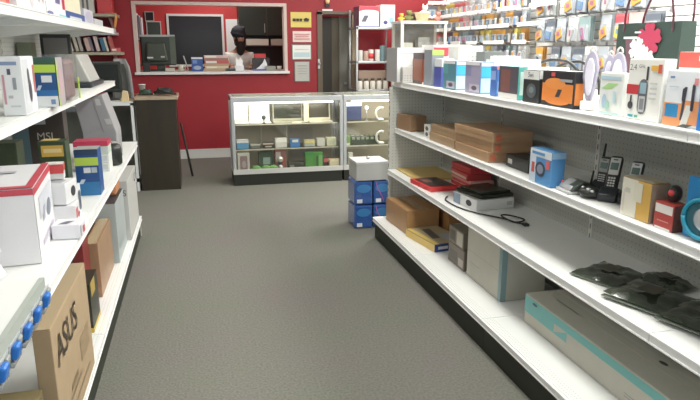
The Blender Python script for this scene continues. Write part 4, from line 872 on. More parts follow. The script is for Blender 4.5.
# vertical pale folders at the left edge of the opening
for k in range(4):
    t = thing('binder', '%s binder from the left standing at the opening edge' % ('first pale', 'second pale', 'third pale', 'fourth pale')[k], 'binder', (-.805+.030*k, 9.70, 1.591), 0, 'pale binders at the opening edge')
    b = MB(); b.box(-.0125, .0125, -.11, .11, 0, .40-.03*k, mat(((.55, .56, .60), (.72, .72, .74), (.35, .36, .42), (.66, .66, .70))[k], .5)); b.build('cover', t, bevel=.003)
t = thing('bookcase', 'small dark bookcase holding the pale binders in the office', 'bookcase', (-.765, 9.70, 0))
for zz in (.04, .45, .86, 1.25, 1.59): MB().box(-.09, .08, -.12, .12, zz-.02, zz, mat((.10, .08, .07), .6)).build('shelf_board', t)
for sx in (-.105, .08): MB().box(sx, sx+.015, -.12, .12, .0, 1.59, mat((.16, .14, .12), .6)).build('side_panel', t)
t = thing('office_counter', 'brown office counter inside the pass-through behind the sill', 'counter', (.25, 9.25, 0)); MB().box(-1.2, 1.3, -.17, .30, WZ0-.04, WZ0, mat((.30, .22, .17), .5)).build('counter_top', t); MB().box(-1.2, 1.3, .22, .25, 0, WZ0-.04, mat((.12, .08, .06), .6)).build('front_panel', t)
for sx in (-1.2, 1.27): MB().box(sx, sx+.03, -.12, .22, 0, WZ0-.04, mat((.12, .08, .06), .6)).build('side_panel', t)
t = thing('computer_monitor', 'bulky black monitor with its back to the opening, left on the sill', 'monitor', (-.445, 9.12, ZS+.001))
Mm = mat((.035, .045, .035), .35)
b = MB(); b.box(-.26, .20, -.05, .02, .075, .475, Mm); b.build('housing', t, bevel=.02); b = MB(); b.prism([(-.20, .13), (.10, .13), (.06, .38), (-.18, .38)], 1, -.10, -.05, mat((.05, .062, .045), .4)); b.build('rear_bulge', t, bevel=.02)
b = MB(); b.box(.125, .20, -.056, -.048, .09, .46, mat((.09, .11, .08), .3)); b.build('side_strip', t); b = MB(); b.box(-.255, .195, -.052, .022, .455, .482, mat((.42, .45, .46), .3)); b.build('top_edge', t)
b = MB(); b.box(-.15, .12, -.10, .10, 0, .022, Mm); b.box(-.06, .05, -.03, .02, .02, .09, Mm); b.build('stand', t, bevel=.006)
b = MB(); b.box(-.18, -.10, -.102, -.1, .17, .19, mat((.6, .6, .6), .4)); b.box(-.0, .05, -.102, -.1, .18, .20, mat((.5, .5, .5), .4)); b.build('rear_sticker', t)
carton('small_box', 'small dark box left of the bulky monitor on the sill', 'box', -.63, 8.90, ZS+.001, .09, .09, .11, (.03, .03, .03))
carton('small_box', 'low pale box under the bulky monitor', 'box', -.33, 8.90, ZS+.001, .12, .06, .045, (.55, .52, .46))
t = thing('mug', 'beige mug between the monitor and the laptop edge', 'mug', (-.19, 8.92, ZS+.001)); b = MB(); b.lathe([(.035, 0), (.038, .08), (.033, .08), (.03, .01)], mat((.55, .52, .42), .4), 14); b.build('mug_body', t); b = MB(); b.tube([(.036, 0, .065), (.058, 0, .055), (.058, 0, .03), (.036, 0, .018)], .006, mat((.55, .52, .42), .4), 6); b.build('handle', t)
t = thing('laptop', 'open laptop seen edge on beside the blue box', 'laptop', (-.09, 9.13, ZS+.001), .0); b = MB(); b.box(-.0, .16, -.1, .1, 0, .015, M_black); b.build('base', t); b = MB(); b.box(-.006, .006, -.1, .1, 0, .21, mat((.5, .5, .48), .4), Matrix.Rotation(-.28, 4, 'Y')); b.build('lid', t)
carton('product_box', 'blue printed box standing left of the paper stack on the sill', 'box', .03, 8.91, ZS+.001, .15, .08, .185, (.04, .10, .32), prints=[('y-', 0, 1, .88, 1, (.7, .72, .75)), ('y-', .15, .85, .1, .4, (.35, .42, .6), 'd'), ('y-', .1, .5, .55, .8, (.16, .25, .5))])
bz = ZS+.001
for k, (h, c, w_, lab) in enumerate(((.035, (.50, .36, .24), .28, 'lowest tan bundle'), (.03, (.62, .50, .36), .26, 'second tan bundle'), (.03, (.45, .30, .2), .28, 'brown third bundle'), (.045, (.45, .10, .10), .27, 'red fourth bundle'), (.03, (.30, .16, .13), .27, 'dark fifth bundle'), (.035, (.62, .42, .42), .28, 'pinkish topmost bundle'))):
    carton('file_bundle', lab+' of papers in the stack beside the blue box', 'papers', .285+.006*(k % 2), 8.93, bz, w_*1.2, .16, h, c, prints=[('y-', .05, .5, .15, .85, (.74, .70, .64))] if k in (3, 5, 1) else (), style='none'); bz += h+.001
# dark tall cabinet at right with shelf of white files
t = thing('dark_cabinet', 'tall black office cabinet filling the right of the opening', 'cabinet', (1.17, 10.55, 0)); md = mat((.022, .03, .022), .5)
MB().box(-.43, .40, .02, .30, 0, 2.5, md).build('back_panel', t); MB().box(-.45, -.43, -.15, .30, 0, 2.5, md).build('side_panel', t); MB().box(.40, .42, -.15, .30, 0, 2.5, md).build('side_panel', t)
for zz in (1.52, 1.05, .5): MB().box(-.43, .40, -.15, .02, zz-.02, zz, mat((.06, .05, .045), .5)).build('shelf', t)
MB().box(-.015, .0, -.16, -.13, 1.66, 2.5, mat((.05, .06, .045), .5)).build('door_stile', t); MB().box(-.43, -.015, -.158, -.15, 1.68, 2.5, md).build('door', t); MB().box(.0, .40, -.158, -.15, 1.68, 2.5, md).build('door', t)
MB().box(-.05, -.04, -.18, -.158, 1.72, 1.86, mat((.35, .36, .32), .3)).build('handle', t)
carton('file_box', 'long white file box on the dark cabinet shelf, left', 'box', 1.0, 10.44, 1.521, .36, .12, .10, (.62, .60, .50)); carton('file_box', 'grey-white file box on the dark cabinet shelf, right', 'box', 1.39, 10.44, 1.521, .34, .12, .10, (.40, .39, .32))
carton('product_box', 'small red box to the right of the person on the counter', 'box', .91, 9.17, ZS+.171, .16, .10, .055, (.60, .04, .05)); 
carton('desk_printer', 'black printer holding the small red box on the counter', 'printer', .92, 9.17, ZS+.001, .24, .12, .168, (.03, .03, .03))
t = thing('paper_pile', 'crumpled white papers in front of the black printer', 'paper', (.90, 9.0, ZS+.001)); b = MB(); b.prism([(-.09, 0), (.10, 0), (.085, .10), (.06, .16), (.03, .10), (-.02, .05)], 1, -.02, .02, mat((.80, .80, .82), .6)); b.build('sheet', t); b = MB(); b.box(-.12, .11, -.08, -.03, 0, .02, mat((.10, .12, .35), .5)); b.build('blue_folder', t)
t = thing('white_mug', 'white crumpled tissue box before the person', 'tissue box', (.60, 8.96, ZS+.001)); t['label'] = 'white tissue box in front of the person at the opening'; b = MB(); b.box(-.06, .06, -.05, .05, 0, .07, mat((.70, .70, .72), .5)); b.build('box_body', t); b = MB(); b.prism([(-.045, .07), (.045, .07), (.05, .13), (.02, .18), (-.01, .14), (-.04, .19), (-.05, .12)], 1, -.02, .02, mat((.84, .84, .84), .7)); b.build('tissue', t); t.name = 'tissue_box'
carton('small_box', 'low grey box at the right end of the sill', 'box', 1.03, 8.92, ZS+.001, .13, .1, .06, (.30, .30, .26)); 
t = thing('paper_cup', 'small pale cup at the right corner of the sill', 'cup', (1.15, 8.90, ZS+.001)); b = MB(); b.lathe([(.026, 0), (.034, .06), (.03, .06), (.022, .005)], mat((.66, .58, .5), .4), 14); b.build('cup_body', t)
carton('small_box', 'low dark tray left of the tissue box on the sill', 'box', .47, 8.90, ZS+.001, .14, .1, .035, (.08, .09, .10), prints=[('z+', .1, .9, .1, .9, (.3, .32, .35))])

# ------------------------------------------------------------ the person behind the counter
def skin_mesh(name, verts, edges, radii, m, parent, sub=2, root=0):
    me = bpy.data.meshes.new(name); me.from_pydata(verts, edges, []); o = bpy.data.objects.new(name, me); C.objects.link(o)
    o.parent = parent; sk = o.modifiers.new('skin', 'SKIN'); sk.use_smooth_shade = True
    for i, r in enumerate(radii):
        d = me.skin_vertices[0].data[i]; d.radius = r if isinstance(r, tuple) else (r, r); d.use_root = (i == root)
    s = o.modifiers.new('sub', 'SUBSURF'); s.levels = sub; s.render_levels = sub
    me.materials.append(m); return o
PX, PY = .655, 9.75
pp = thing('person', 'person in a black turban and long dark beard with pale shirt behind the counter', 'person', (PX, PY, 0), .0)
SKIN = mat((.34, .18, .11), .5); SHIRT = mat((.62, .62, .58), .8, noise=.08, scale=8); TROU = mat((.05, .05, .06), .8)
# skeleton: pelvis root, spine, neck, head stub, arms (hands rest on the counter), legs
V = [(0,0,.93), (0,-.01,1.10), (0,-.03,1.26), (0,-.04,1.36), (.0,-.055,1.46), (0,-.075,1.52),
     (-.17,-.04,1.36), (-.23,-.12,1.16), (-.15,-.30,1.235), (.17,-.04,1.36), (.24,-.12,1.16), (.16,-.30,1.235),
     (-.10,0,.88), (-.12,-.02,.50), (-.12,.03,.09), (-.12,-.12,.04), (.10,0,.88), (.12,-.02,.50), (.12,.03,.09), (.12,-.12,.04),
     (-.12,-.36,1.215), (.13,-.36,1.215)]
Ed = [(0,1),(1,2),(2,3),(3,4),(4,5),(3,6),(6,7),(7,8),(8,20),(3,9),(9,10),(10,11),(11,21),(0,12),(12,13),(13,14),(14,15),(0,16),(16,17),(17,18),(18,19)]
Rr = [(.15,.11),(.145,.10),(.16,.105),(.15,.09),.052,.055,.06,.045,.028,.06,.045,.028,.085,.06,.042,.035,.085,.06,.042,.035,(.034,.018),(.034,.018)]
body = skin_mesh('body', V, Ed, Rr, SKIN, pp)
# shirt over torso and arms, trousers over hips and legs
SV = [V[i] for i in (0,1,2,3,6,7,9,10)]+[(-.175,-.245,1.215), (.185,-.245,1.215), (0,-.046,1.405)]
skin_mesh('shirt', SV, [(0,1),(1,2),(2,3),(3,4),(4,5),(5,8),(3,6),(6,7),(7,9),(3,10)], [(.165,.125),(.16,.115),(.178,.12),(.165,.105),.078,.060,.078,.060,.045,.045,.07], SHIRT, pp)
skin_mesh('trousers', [V[0], V[12], V[13], (-.12,.03,.12), V[16], V[17], (.12,.03,.12)], [(0,1),(1,2),(2,3),(0,4),(4,5),(5,6)], [(.16,.12),.098,.072,.055,.098,.072,.055], TROU, pp)
# head
def head_mesh():
    b = MB(); nu, nv = 24, 18; vs = []; fs = []
    for j in range(nv+1):
        ph = math.pi*j/nv
        for k in range(nu):
            t_ = 2*math.pi*k/nu; x = math.sin(ph)*math.cos(t_); y = math.sin(ph)*math.sin(t_); z = -math.cos(ph)
            w_ = .073*(1-.18*max(0, -z)); px, py, pz = x*w_, y*.092*(1-.12*max(0, -z)), z*.115
            if y < -.6:
                if abs(x) < .22 and -.35 < z < .12: py -= .020*(1-abs(x)/.22)*(1-abs(z+.2)/.35 if z < -.2 else .6)     # nose
                if .10 < abs(x) < .5 and .0 < z < .28: py += .010                                                   # eye sockets
                if z < -.75: py -= .008
            vs.append((px, py, pz))
    for j in range(nv):
        for k in range(nu): a, c = j*nu+k, j*nu+(k+1) % nu; fs.append((a, c, c+nu, a+nu))
    b.add(vs, fs, SKIN, True); return b
hd = bpy.data.objects.new('head', None)
ho = head_mesh().build('head', pp, loc=(0, -.095, 1.615)); ho.rotation_euler = (.14, 0, .55)
for sg in (-1, 1):
    b = MB(); b.ball((sg*.028, -.080, .022), (.012, .008, .008), mat((.75, .73, .7), .3), 10, 6); b.ball((sg*.028, -.087, .022), (.005, .004, .005), M_black, 8, 6); b.build('eye', ho)
    b = MB(); b.ball((sg*.029, -.089, .040), (.019, .006, .005), M_black, 10, 6); b.build('eyebrow', ho)
    b = MB(); b.ball((sg*.074, .0, .005), (.008, .018, .028), SKIN, 10, 6); b.build('ear', ho)
b = MB(); b.ball((0, -.091, -.052), (.022, .006, .006), mat((.30, .12, .10), .5), 10, 6); b.build('mouth', ho)
b = MB(); M_beard = mat((.016, .015, .014), .9, noise=.3, scale=50, bump=.4)
b.ball((0, -.060, -.125), (.070, .055, .115), M_beard, 16, 12); b.ball((0, -.083, -.042), (.045, .014, .008), M_beard, 12, 6)
for sg in (-1, 1): b.ball((sg*.062, -.025, -.04), (.018, .045, .065), M_beard, 12, 8)
b.build('beard', ho)
b = MB(); M_turb = mat((.014, .016, .022), .8, noise=.2, scale=25)
b.ball((-.004, .014, .085), (.100, .120, .105), M_turb, 20, 12)
for k in range(6):                                     # wrapped folds crossing over the brow
    a = -.45+.18*k
    ring = [(.098*math.cos(t_)*(1-.05*k), .012+.116*math.sin(t_)*(1-.07*k), .058+.018*k+.045*math.sin(a)*math.cos(t_)) for t_ in [2*math.pi*i/20 for i in range(21)]]
    b.tube(ring, .015, M_turb, 8, cap=False)
b.build('turban', ho)
# hands: palm with five fingers, resting on the counter
for sg in (-1, 1):
    hx = sg*.125; hn = []
    VV = [(hx+(-.005 if sg < 0 else .005), -.335, 1.222), (hx, -.375, 1.205)]; EE = [(0, 1)]; RR = [(.028,.016), (.034,.014)]
    for q, (off, ln) in enumerate(((-.027, .058), (-.009, .07), (.009, .066), (.026, .052))):
        i0 = len(VV); VV += [(hx+off, -.395, 1.203), (hx+off*1.1, -.395-ln*.55, 1.199), (hx+off*1.15, -.395-ln, 1.189)]; EE += [(1, i0), (i0, i0+1), (i0+1, i0+2)]; RR += [.0095, .0088, .0078]
    i0 = len(VV); VV += [(hx-sg*.036, -.365, 1.203), (hx-sg*.056, -.395, 1.195)]; EE += [(0, i0), (i0, i0+1)]; RR += [.0115, .009]
    skin_mesh('hand', VV, EE, RR, SKIN, pp, 1)

# ------------------------------------------------------------ hanging packs on the slatted wall
PACKC = [((.70, .36, .06), 'orange'), ((.68, .56, .10), 'yellow'), ((.12, .14, .17), 'dark'), ((.42, .46, .50), 'grey'), ((.60, .10, .12), 'red'), ((.70, .70, .68), 'white'), ((.26, .36, .36), 'teal-grey'), ((.66, .40, .38), 'pink'), ((.30, .22, .12), 'brown'), ((.14, .20, .42), 'blue')]
PM = {}
PAL2 = [(.55, .30, .08), (.10, .12, .16), (.45, .10, .10), (.62, .52, .12), (.20, .30, .34), (.05, .06, .07), (.50, .48, .46), (.15, .25, .45), (.60, .35, .15), (.35, .15, .25)]
def pack_mesh(ci, big):
    if (ci, big) in PM: return PM[(ci, big)]
    c = PACKC[ci][0]; wd, h = (.145, .155) if not big else (.165, .22)
    b = MB(); cards = mat(tuple(v*.75+.10 for v in c), .5); cm = mat(c, .4); cl = mat((.40, .43, .46), .15, coat=.6)
    for k in range(3):
        x = k*.022; b.box(x, x+.002, -wd/2, wd/2, -h, 0, cards)
        b.box(x-.0005, x, -wd/2+.004, wd/2-.004, -h*.30, -.02, cm)
    b.prism([(-wd*.36, -h*.95), (wd*.36, -h*.95), (wd*.36, -h*.42), (wd*.26, -h*.34), (-wd*.26, -h*.34), (-wd*.36, -h*.42)], 0, -.022, 0, cl)
    r3 = random.Random(ci*7+big); a_ = r3.uniform(.10, .30)*wd; hh = r3.uniform(.18, .30)*h; zc = -h*.66
    b.box(-.032, -.022, -a_, a_, zc-hh, zc+hh*.8, mat(PAL2[(ci*3+1) % 10], .4), Matrix.Translation((0, 0, zc)) @ Matrix.Rotation(r3.uniform(-.4, .4), 4, 'X') @ Matrix.Translation((0, 0, -zc)))
    b.box(-.034, -.032, -a_*.6, a_*.4, zc-hh*.3, zc+hh*.5, mat(PAL2[(ci*5+4) % 10], .4))
    o = b.build('hanging_pack'); me = o.data; bpy.data.objects.remove(o); PM[(ci, big)] = me; return me
hookm = MB(); hookm.tube([(0, 0, .0), (-.185, 0, -.004), (-.20, 0, .012)], .003, M_steel, 6); hookm.box(-.003, 0, -.015, .015, -.012, .03, M_steel)
hk0 = hookm.build('peg_hook', wr, loc=(XR-.022, 8.5, 2.03)); first_hook = [hk0]
railm = {}
def hang(y, z, ci, big, label, group, rz=0):
    if first_hook: h = first_hook.pop(); h.location = (XR-.022, y, z)
    else: h = hk0.copy(); C.objects.link(h); h.location = (XR-.022, y, z)
    o = bpy.data.objects.new('hanging_pack', pack_mesh(ci, big)); C.objects.link(o); o.location = (XR-.18, y, z-.006); o.rotation_euler.z = rz
    tag(o, label, 'hanging pack', group)
def strip(y0, y1, z):
    b = MB(); b.box(XR-.235, XR-.225, y0, y1, z+.008, z+.050, mat((.86, .86, .84), .5))
    for yy in (y0+.02, y1-.02): b.tube([(XR-.225, yy, z+.03), (XR-.02, yy, z+.03)], .003, M_steel, 6)
    b.build('price_strip', wr)
rnd = random.Random(21)
pal_rows = [[1, 1, 4, 4, 7, 5, 3, 5, 3, 9, 4, 3, 6, 3, 5, 3], [8, 0, 0, 4, 7, 3, 6, 0, 0, 8, 3, 0, 2, 3, 5, 3], [4, 2, 0, 6, 6, 2, 8, 1, 1, 0, 0, 8, 1, 0, 0, 5], [2, 4, 3, 5, 2, 1, 9, 3, 1, 3, 2, 6, 3, 5, 7, 4]]
for r, z in enumerate((2.065, 1.875, 1.695, 1.515)):
    y = 8.36; k = 0
    while y > 6.10:
        ci = pal_rows[r][k % 16]
        hang(y, z, ci, False, '%s pack, %s from the far corner in the %s row of far slatted wall' % (PACKC[ci][1], ORD[k], ('top', 'second', 'third', 'fourth')[r]), 'small packs hanging on the far slatted wall', rnd.uniform(-.25, .15))
        y -= .165; k += 1
    y = 8.60
    while y > 6.0:
        L_ = rnd.choice((.30, .42, .5)); strip(y-L_, y, z); y -= L_+rnd.choice((.05, .12, .2))
near_rows = [[3, 5, 3, 2, 3, 5, 2, 3, 5, 7, 0, 0, 7, 7, 4, 7, 3], [3, 2, 3, 5, 6, 3, 4, 7, 2, 1, 5, 3, 3, 2, 7, 4, 4], [0, 2, 3, 2, 5, 3, 7, 4, 3, 2, 3, 3, 5, 3, 2, 3, 5]]
for r, z in enumerate((2.01, 1.76, 1.50)):
    y = 5.86; k = 0
    while y > (4.15 if r else 4.35):
        ci = near_rows[r][k % 17]
        if (k*3+r*5) % 7 == 6: y -= .12
        hang(y, z, ci, True, '%s pack, %s from the left in the %s row of near slatted wall' % (PACKC[ci][1], ORD[k], ('upper', 'middle', 'lower')[r]), 'larger packs hanging on the near slatted wall', rnd.uniform(-.12, .08))
        y -= .180+(k % 3)*.008; k += 1
# hooks with packs on the red back wall beside the corner
t = thing('wall_rail', 'white label strips with hooks on the red back wall beside the slatted corner', 'rail', (3.42, YB, 1.5))
for z in (.56, .375, .19, .0):
    MB().box(-.22, .10, -.22, -.21, z+.01, z+.055, mat((.86, .86, .84), .5)).build('price_strip', t)
    for x in (-.155, .01):
        b = MB(); b.tube([(x, 0, z), (x, -.215, z)], .004, M_steel, 6); b.box(x-.01, x+.01, -.217, -.21, z-.004, z+.02, M_steel); b.build('peg_hook', t)
for j, z in enumerate((2.06, 1.875, 1.69, 1.50)):
    for k, x in enumerate((3.265, 3.43)):
        ci = [(2, 8), (0, 2), (2, 4), (8, 2)][j][k]
        o = bpy.data.objects.new('hanging_pack', pack_mesh(ci, False)); C.objects.link(o); o.location = (x, YB-.19, z-.007); o.rotation_euler.z = math.pi/2
        tag(o, '%s pack hanging %s in the %s row on the red back wall' % (PACKC[ci][1], ('left', 'right')[k], ('top', 'second', 'third', 'lowest')[j]), 'hanging pack', 'packs hanging on the red back wall')

# ------------------------------------------------------------ left shelving, top shelf (z 1.62)
ZL1 = 1.6215
lbox('product_box', 'red box at the near left corner of the top left shelf', 'box', -.62, 2.0, 2.50, ZL1, .2, .2, (.50, .08, .07), prints=[('x+', .1, .9, .0, .25, (.62, .25, .2))])
lbox('product_box', 'white box with faint round pictures on the top left shelf', 'box', -.61, 2.56, 3.02, ZL1, .2, .2, (.82, .82, .84), prints=[('x+', .10, .18, .2, .5, (.10, .10, .18), 'd'), ('x+', .40, .55, .05, .5, (.6, .6, .62), 'p'), ('x+', .7, .8, .2, .5, (.6, .52, .5), 'd'), ('x+', .85, .95, .2, .5, (.55, .5, .52), 'd')])
lbox('product_box', 'white box with dark blue slanted photo on the top left shelf', 'box', -.61, 3.04, 3.46, ZL1, .2, .2, (.78, .80, .84), prints=[('x+', .45, .85, .30, .95, (.14, .14, .30), 's'), ('x+', .82, .98, .2, .6, (.55, .05, .10)), ('x+', .0, .3, .0, .10, (.16, .2, .4), 'd'), ('y-', 0, 1, 0, 1, (.82, .82, .84)), ('x+', .6, 1, 0, .07, (.2, .6, .65))])
lbox('product_box', 'blue box with white label before the cream box on the top left shelf', 'box', -.62, 3.50, 4.10, ZL1, .18, .045, (.03, .10, .30), prints=[('x+', .2, .8, .1, .5, (.60, .64, .68))])
lbox('product_box', 'cream white box resting on the blue box of the top left shelf', 'box', -.64, 3.50, 4.10, ZL1+.0475, .18, .16, (.78, .76, .56))
lbox('product_box', 'pale grey and lilac box near the far end of the top left shelf', 'box', -.63, 4.16, 4.50, ZL1, .16, .09, (.58, .57, .64), prints=[('x+', .1, .9, .1, .9, (.45, .45, .55), 'd')])
lbox('product_box', 'low grey box at the far end of the top left shelf', 'box', -.63, 4.56, 4.95, ZL1, .16, .05, (.50, .50, .52))

# left shelving, second shelf (z 1.24)
ZL2 = 1.2415
carton('phone_box', 'tall white phone box with dark handset picture on the second left shelf', 'box', -.64, 2.565, ZL2, .075, .18, .208, (.80, .82, .84), rz=.0,
     prints=[('x+', .05, .5, .03, .95, (.68, .70, .74)), ('x+', .35, .62, .2, .62, (.06, .06, .08), 'd'), ('x+', .35, .52, .5, .80, (.10, .10, .12), 'p'), ('x+', .82, .95, .35, .85, (.55, .15, .12)), ('y-', .08, .8, .86, .92, (.25, .32, .5)), ('y-', .35, .5, .70, .8, (.1, .1, .15)), ('y-', .1, .2, .2, .7, (.6, .3, .35)), ('y-', .3, .5, .3, .35, (.5, .52, .55)), ('y-', .55, .7, .45, .65, (.3, .32, .36)), ('y-', .35, .8, .15, .18, (.6, .62, .65))])
carton('product_box', 'dark blue modem box with lime green band on the second left shelf', 'box', -.62, 2.90, ZL2, .115, .13, .20, (.02, .09, .26), rz=.0,
     prints=[('y-', 0, 1, .84, 1, (.05, .11, .08)), ('y-', .3, 1, .70, .86, (.52, .72, .08)), ('y-', 0, .3, .70, .77, (.45, .62, .08)), ('y-', 0, 1, 0, .22, (.78, .80, .82)), ('y-', .5, .85, .50, .64, (.75, .78, .8)), ('y-', .0, 1, .22, .34, (.03, .16, .42)), ('y-', .08, .3, .5, .53, (.5, .55, .65)), ('y-', .3, .5, .34, .44, (.55, .65, .8), 's'), ('y-', .75, .9, .05, .15, (.2, .3, .5)),
             ('x+', 0, .12, 0, 1, (.50, .70, .10)), ('x+', .12, 1, .0, 1, (.42, .38, .40)), ('x+', .3, .8, .2, .8, (.55, .38, .42), 'd')])
t = thing('clear_plastic_pack', 'clear plastic pack with mauve content and lime edge on second left shelf', 'packaging', (-.605, 3.16, ZL2))
b = MB(); b.box(-.035, .035, -.13, .13, .006, .19, mat((.35, .26, .28), .4, noise=.5, scale=16)); b.build('contents', t, bevel=.02)
b = MB(); b.box(-.045, .045, -.15, .15, 0, .21, glass_mat((.9, .92, .9), .15, .15)); b.build('clear_shell', t)
b = MB(); b.box(.046, .051, .135, .149, 0, .10, mat((.50, .68, .10), .4)); b.build('lime_edge', t)
t = thing('desk_phone', 'slanted grey device on dark base on the second left shelf', 'electronics', (-.72, 4.40, ZL2), .0)
b = MB(); b.box(-.10, .10, -.26, .26, 0, .03, mat((.03, .04, .05), .4)); b.build('base', t, bevel=.01)
b = MB(); b.prism([(-.11, .03), (.085, .03), (.02, .20), (-.10, .20)], 1, -.22, .2, mat((.42, .42, .40), .5)); b.build('sloped_body', t, bevel=.01)
b = MB(); b.box(-.07, .0, -.223, -.22, .06, .17, mat((.5, .49, .46), .5)); b.build('front_panel', t)
t = thing('framed_screen', 'dark framed grey screen standing at the back of second left shelf', 'screen', (-.915, 4.72, ZL2), .05)
b = MB(); b.box(-.095, .095, -.02, .02, .05, .33, mat((.05, .055, .05), .4)); b.build('frame', t, bevel=.006); b = MB(); b.box(-.075, .075, -.022, -.02, .075, .305, mat((.25, .24, .23), .35)); b.build('screen', t); b = MB(); b.box(-.09, .09, -.05, .05, 0, .012, M_black); b.box(-.03, .03, -.01, .02, .01, .06, M_black); b.build('stand', t)
lbox('product_box', 'olive box standing at the far back of the second left shelf', 'box', -.955, 4.20, 4.32, ZL2, .08, .27, (.16, .18, .12))
# lower pale carton far
t = thing('plush_toy', 'yellow-brown plush bundle on the lowest far left wall shelf', 'toy', (-1.72, YB-.22, 1.431)); b = MB(); Mp = mat((.42, .32, .14), .9, noise=.5, scale=30, bump=.5)
for k in range(7): b.ball((rnd.uniform(-.07, .07), rnd.uniform(-.07, .07), .05+.02*k), (.05, .05, .045), Mp, 10, 7)
b.build('bundle', t)

# left shelving, third shelf (z .77)
ZL3 = .7715
lbox('large_box', 'big white box with red top edge near the left side, third left shelf', 'box', -.565, 2.16, 2.64, ZL3, .36, .26, (.78, .78, .80), noise=.03, rz=.10,
     prints=[('x+', 0, 1, .90, 1, (.55, .06, .09)), ('x+', 0, .12, .0, .9, (.82, .82, .84)), ('x+', .2, .9, .5, .8, (.62, .64, .70)), ('x+', .55, .8, .35, .6, (.16, .18, .24), 'd'), ('x+', .3, .5, .42, .6, (.35, .35, .45), 's'), ('x+', .2, .85, .12, .2, (.55, .5, .6)), ('z+', .93, 1, 0, 1, (.55, .06, .09)), ('z+', 0, 1, 0, .08, (.55, .06, .09)), ('y-', 0, 1, .92, 1, (.55, .06, .09)), ('z+', .45, .6, .2, .5, (.35, .35, .4), 's'), ('z+', .3, .75, .6, .68, (.5, .5, .55))])
# white bags slumped in front of the big box
def bag(label, x, y, z, lx, ly, lz, seed):
    t = thing('white_bag', label, 'bag', (x, y, z), 0, 'white plastic bags on the third left shelf'); r2 = random.Random(seed); b = MB(); n = 18; m_ = 10; vs = []; fs = []
    for j in range(m_+1):
        v = j/m_
        for k in range(n):
            a = 2*math.pi*k/n; ca, sa = math.cos(a), math.sin(a); q = .5
            sx_ = math.copysign(abs(ca)**q, ca); sy_ = math.copysign(abs(sa)**q, sa); pf = math.sin(math.pi*(.12+.76*v))**.35
            w_ = 1+.04*math.sin(5*a+seed)+.02*r2.uniform(-1, 1)
            vs.append((sx_*lx/2*pf*w_, sy_*ly/2*pf*w_, v*lz+.006*math.sin(4*a+7*v)*(0 < v < 1)))
    for j in range(m_):
        for k in range(n): a, c = j*n+k, j*n+(k+1) % n; fs.append((a, c, c+n, a+n))
    fs.append(tuple(range(n))[::-1]); fs.append(tuple(m_*n+k for k in range(n)))
    b.add(vs, fs, mat((.80, .80, .84), .35), True); b.build('bag_body', t)
for k in range(3): bag(('lowest', 'middle', 'topmost')[k]+' white bag of the slumped pile left of the big red edged box', -.80+.0*k, 1.975, ZL3+.001+.077*k, .40, .17, .076, k+2)
for (lab, x, y, z, dx, dy, dz, c, pr) in (
    ('small white box with red and dark print in the pile by the big white box', -0.565, 2.70, ZL3, .11, .12, .085, (.72, .72, .74), [('x+', .1, .6, .3, .8, (.6, .08, .1)), ('x+', .55, .9, .2, .5, (.06, .06, .07), 'd'), ('z+', .1, .8, .2, .5, (.15, .15, .2), 's')]),
    ('small white and black box, upper in the pile by the big white box', -0.575, 2.71, ZL3+.088, .10, .12, .09, (.70, .71, .72), [('x+', .45, .85, .25, .75, (.05, .05, .06), 'd'), ('z+', .2, .8, .1, .6, (.4, .42, .45))]),
    ('red capped small box on top of the pile of small boxes', -0.590, 2.75, ZL3+.181, .07, .07, .065, (.68, .68, .66), [('x+', 0, 1, .55, 1, (.62, .08, .07)), ('y-', 0, 1, .4, 1, (.6, .07, .07))]),
    ('white box with grey stripes lying before the pile of small boxes', -0.510, 2.50, ZL3, .10, .10, .055, (.74, .74, .78), [('x+', .1, .3, .1, .9, (.4, .4, .45)), ('x+', .5, .8, .2, .7, (.55, .08, .1)), ('z+', .2, .7, .2, .6, (.1, .1, .14), 's')]),
    ('tiny dark striped box just right of the small box pile', -0.565, 2.86, ZL3, .07, .07, .13, (.66, .67, .70), [('x+', .5, .9, .1, .8, (.10, .12, .16), 'p'), ('y-', .1, .6, .2, .7, (.5, .5, .55))])):
    carton('small_box', lab, 'box', x, y, z+.0005, dx, dy, dz-.002, c, prints=pr, rz=rnd.uniform(-.25, .25))
carton('software_box', 'dark green box with yellow label on the third left shelf', 'box', -.645, 3.04, ZL3, .115, .10, .30, (.035, .06, .03), rz=.0, noise=.3,
     prints=[('y-', .12, .92, .78, .95, (.62, .40, .08)), ('y-', .2, .85, .84, .90, (.75, .6, .3)), ('y-', .1, .7, .3, .6, (.06, .09, .045), 'd'), ('x+', .2, .9, .0, .15, (.65, .45, .10)), ('x+', .1, .9, .2, .45, (.10, .08, .06)), ('z+', .1, .7, .2, .9, (.60, .45, .12))])
carton('software_box', 'dark box with lime green side behind the yellow labelled box', 'box', -.87, 2.98, ZL3, .20, .12, .31, (.05, .07, .035), noise=.3, prints=[('y-', 0, .12, 0, 1, (.32, .50, .08)), ('y-', .2, .6, .4, .8, (.12, .14, .05))])
carton('product_box', 'blue box with lime green band on the third left shelf', 'box', -.543, 3.27, ZL3, .108, .12, .225, (.02, .08, .26), rz=0,
     prints=[('y-', 0, 1, .90, 1, (.03, .06, .12)), ('y-', 0, 1, .66, .84, (.48, .66, .10)), ('y-', .35, .65, .50, .62, (.72, .75, .78)), ('y-', .68, .92, .50, .62, (.45, .5, .55)), ('y-', 0, 1, 0, .30, (.03, .18, .42)), ('y-', .1, .4, .26, .36, (.6, .68, .78), 's'), ('z+', 0, 1, 0, 1, (.38, .38, .37))])
zb = ZL3
for k, (h, c, lab) in enumerate(((.05, (.76, .76, .74), 'lowest white'), (.05, (.72, .75, .72), 'second white'), (.045, (.58, .66, .58), 'third pale green'), (.03, (.50, .05, .10), 'topmost red'))):
    carton('flat_box', lab+' flat box of the stack beside the round speaker', 'box', -.62, 3.92, zb, .19, .14, h, c, style='none', prints=[('y-', .7, .95, .2, .8, (.55, .6, .6))] if k < 3 else ()); zb += h+.0012
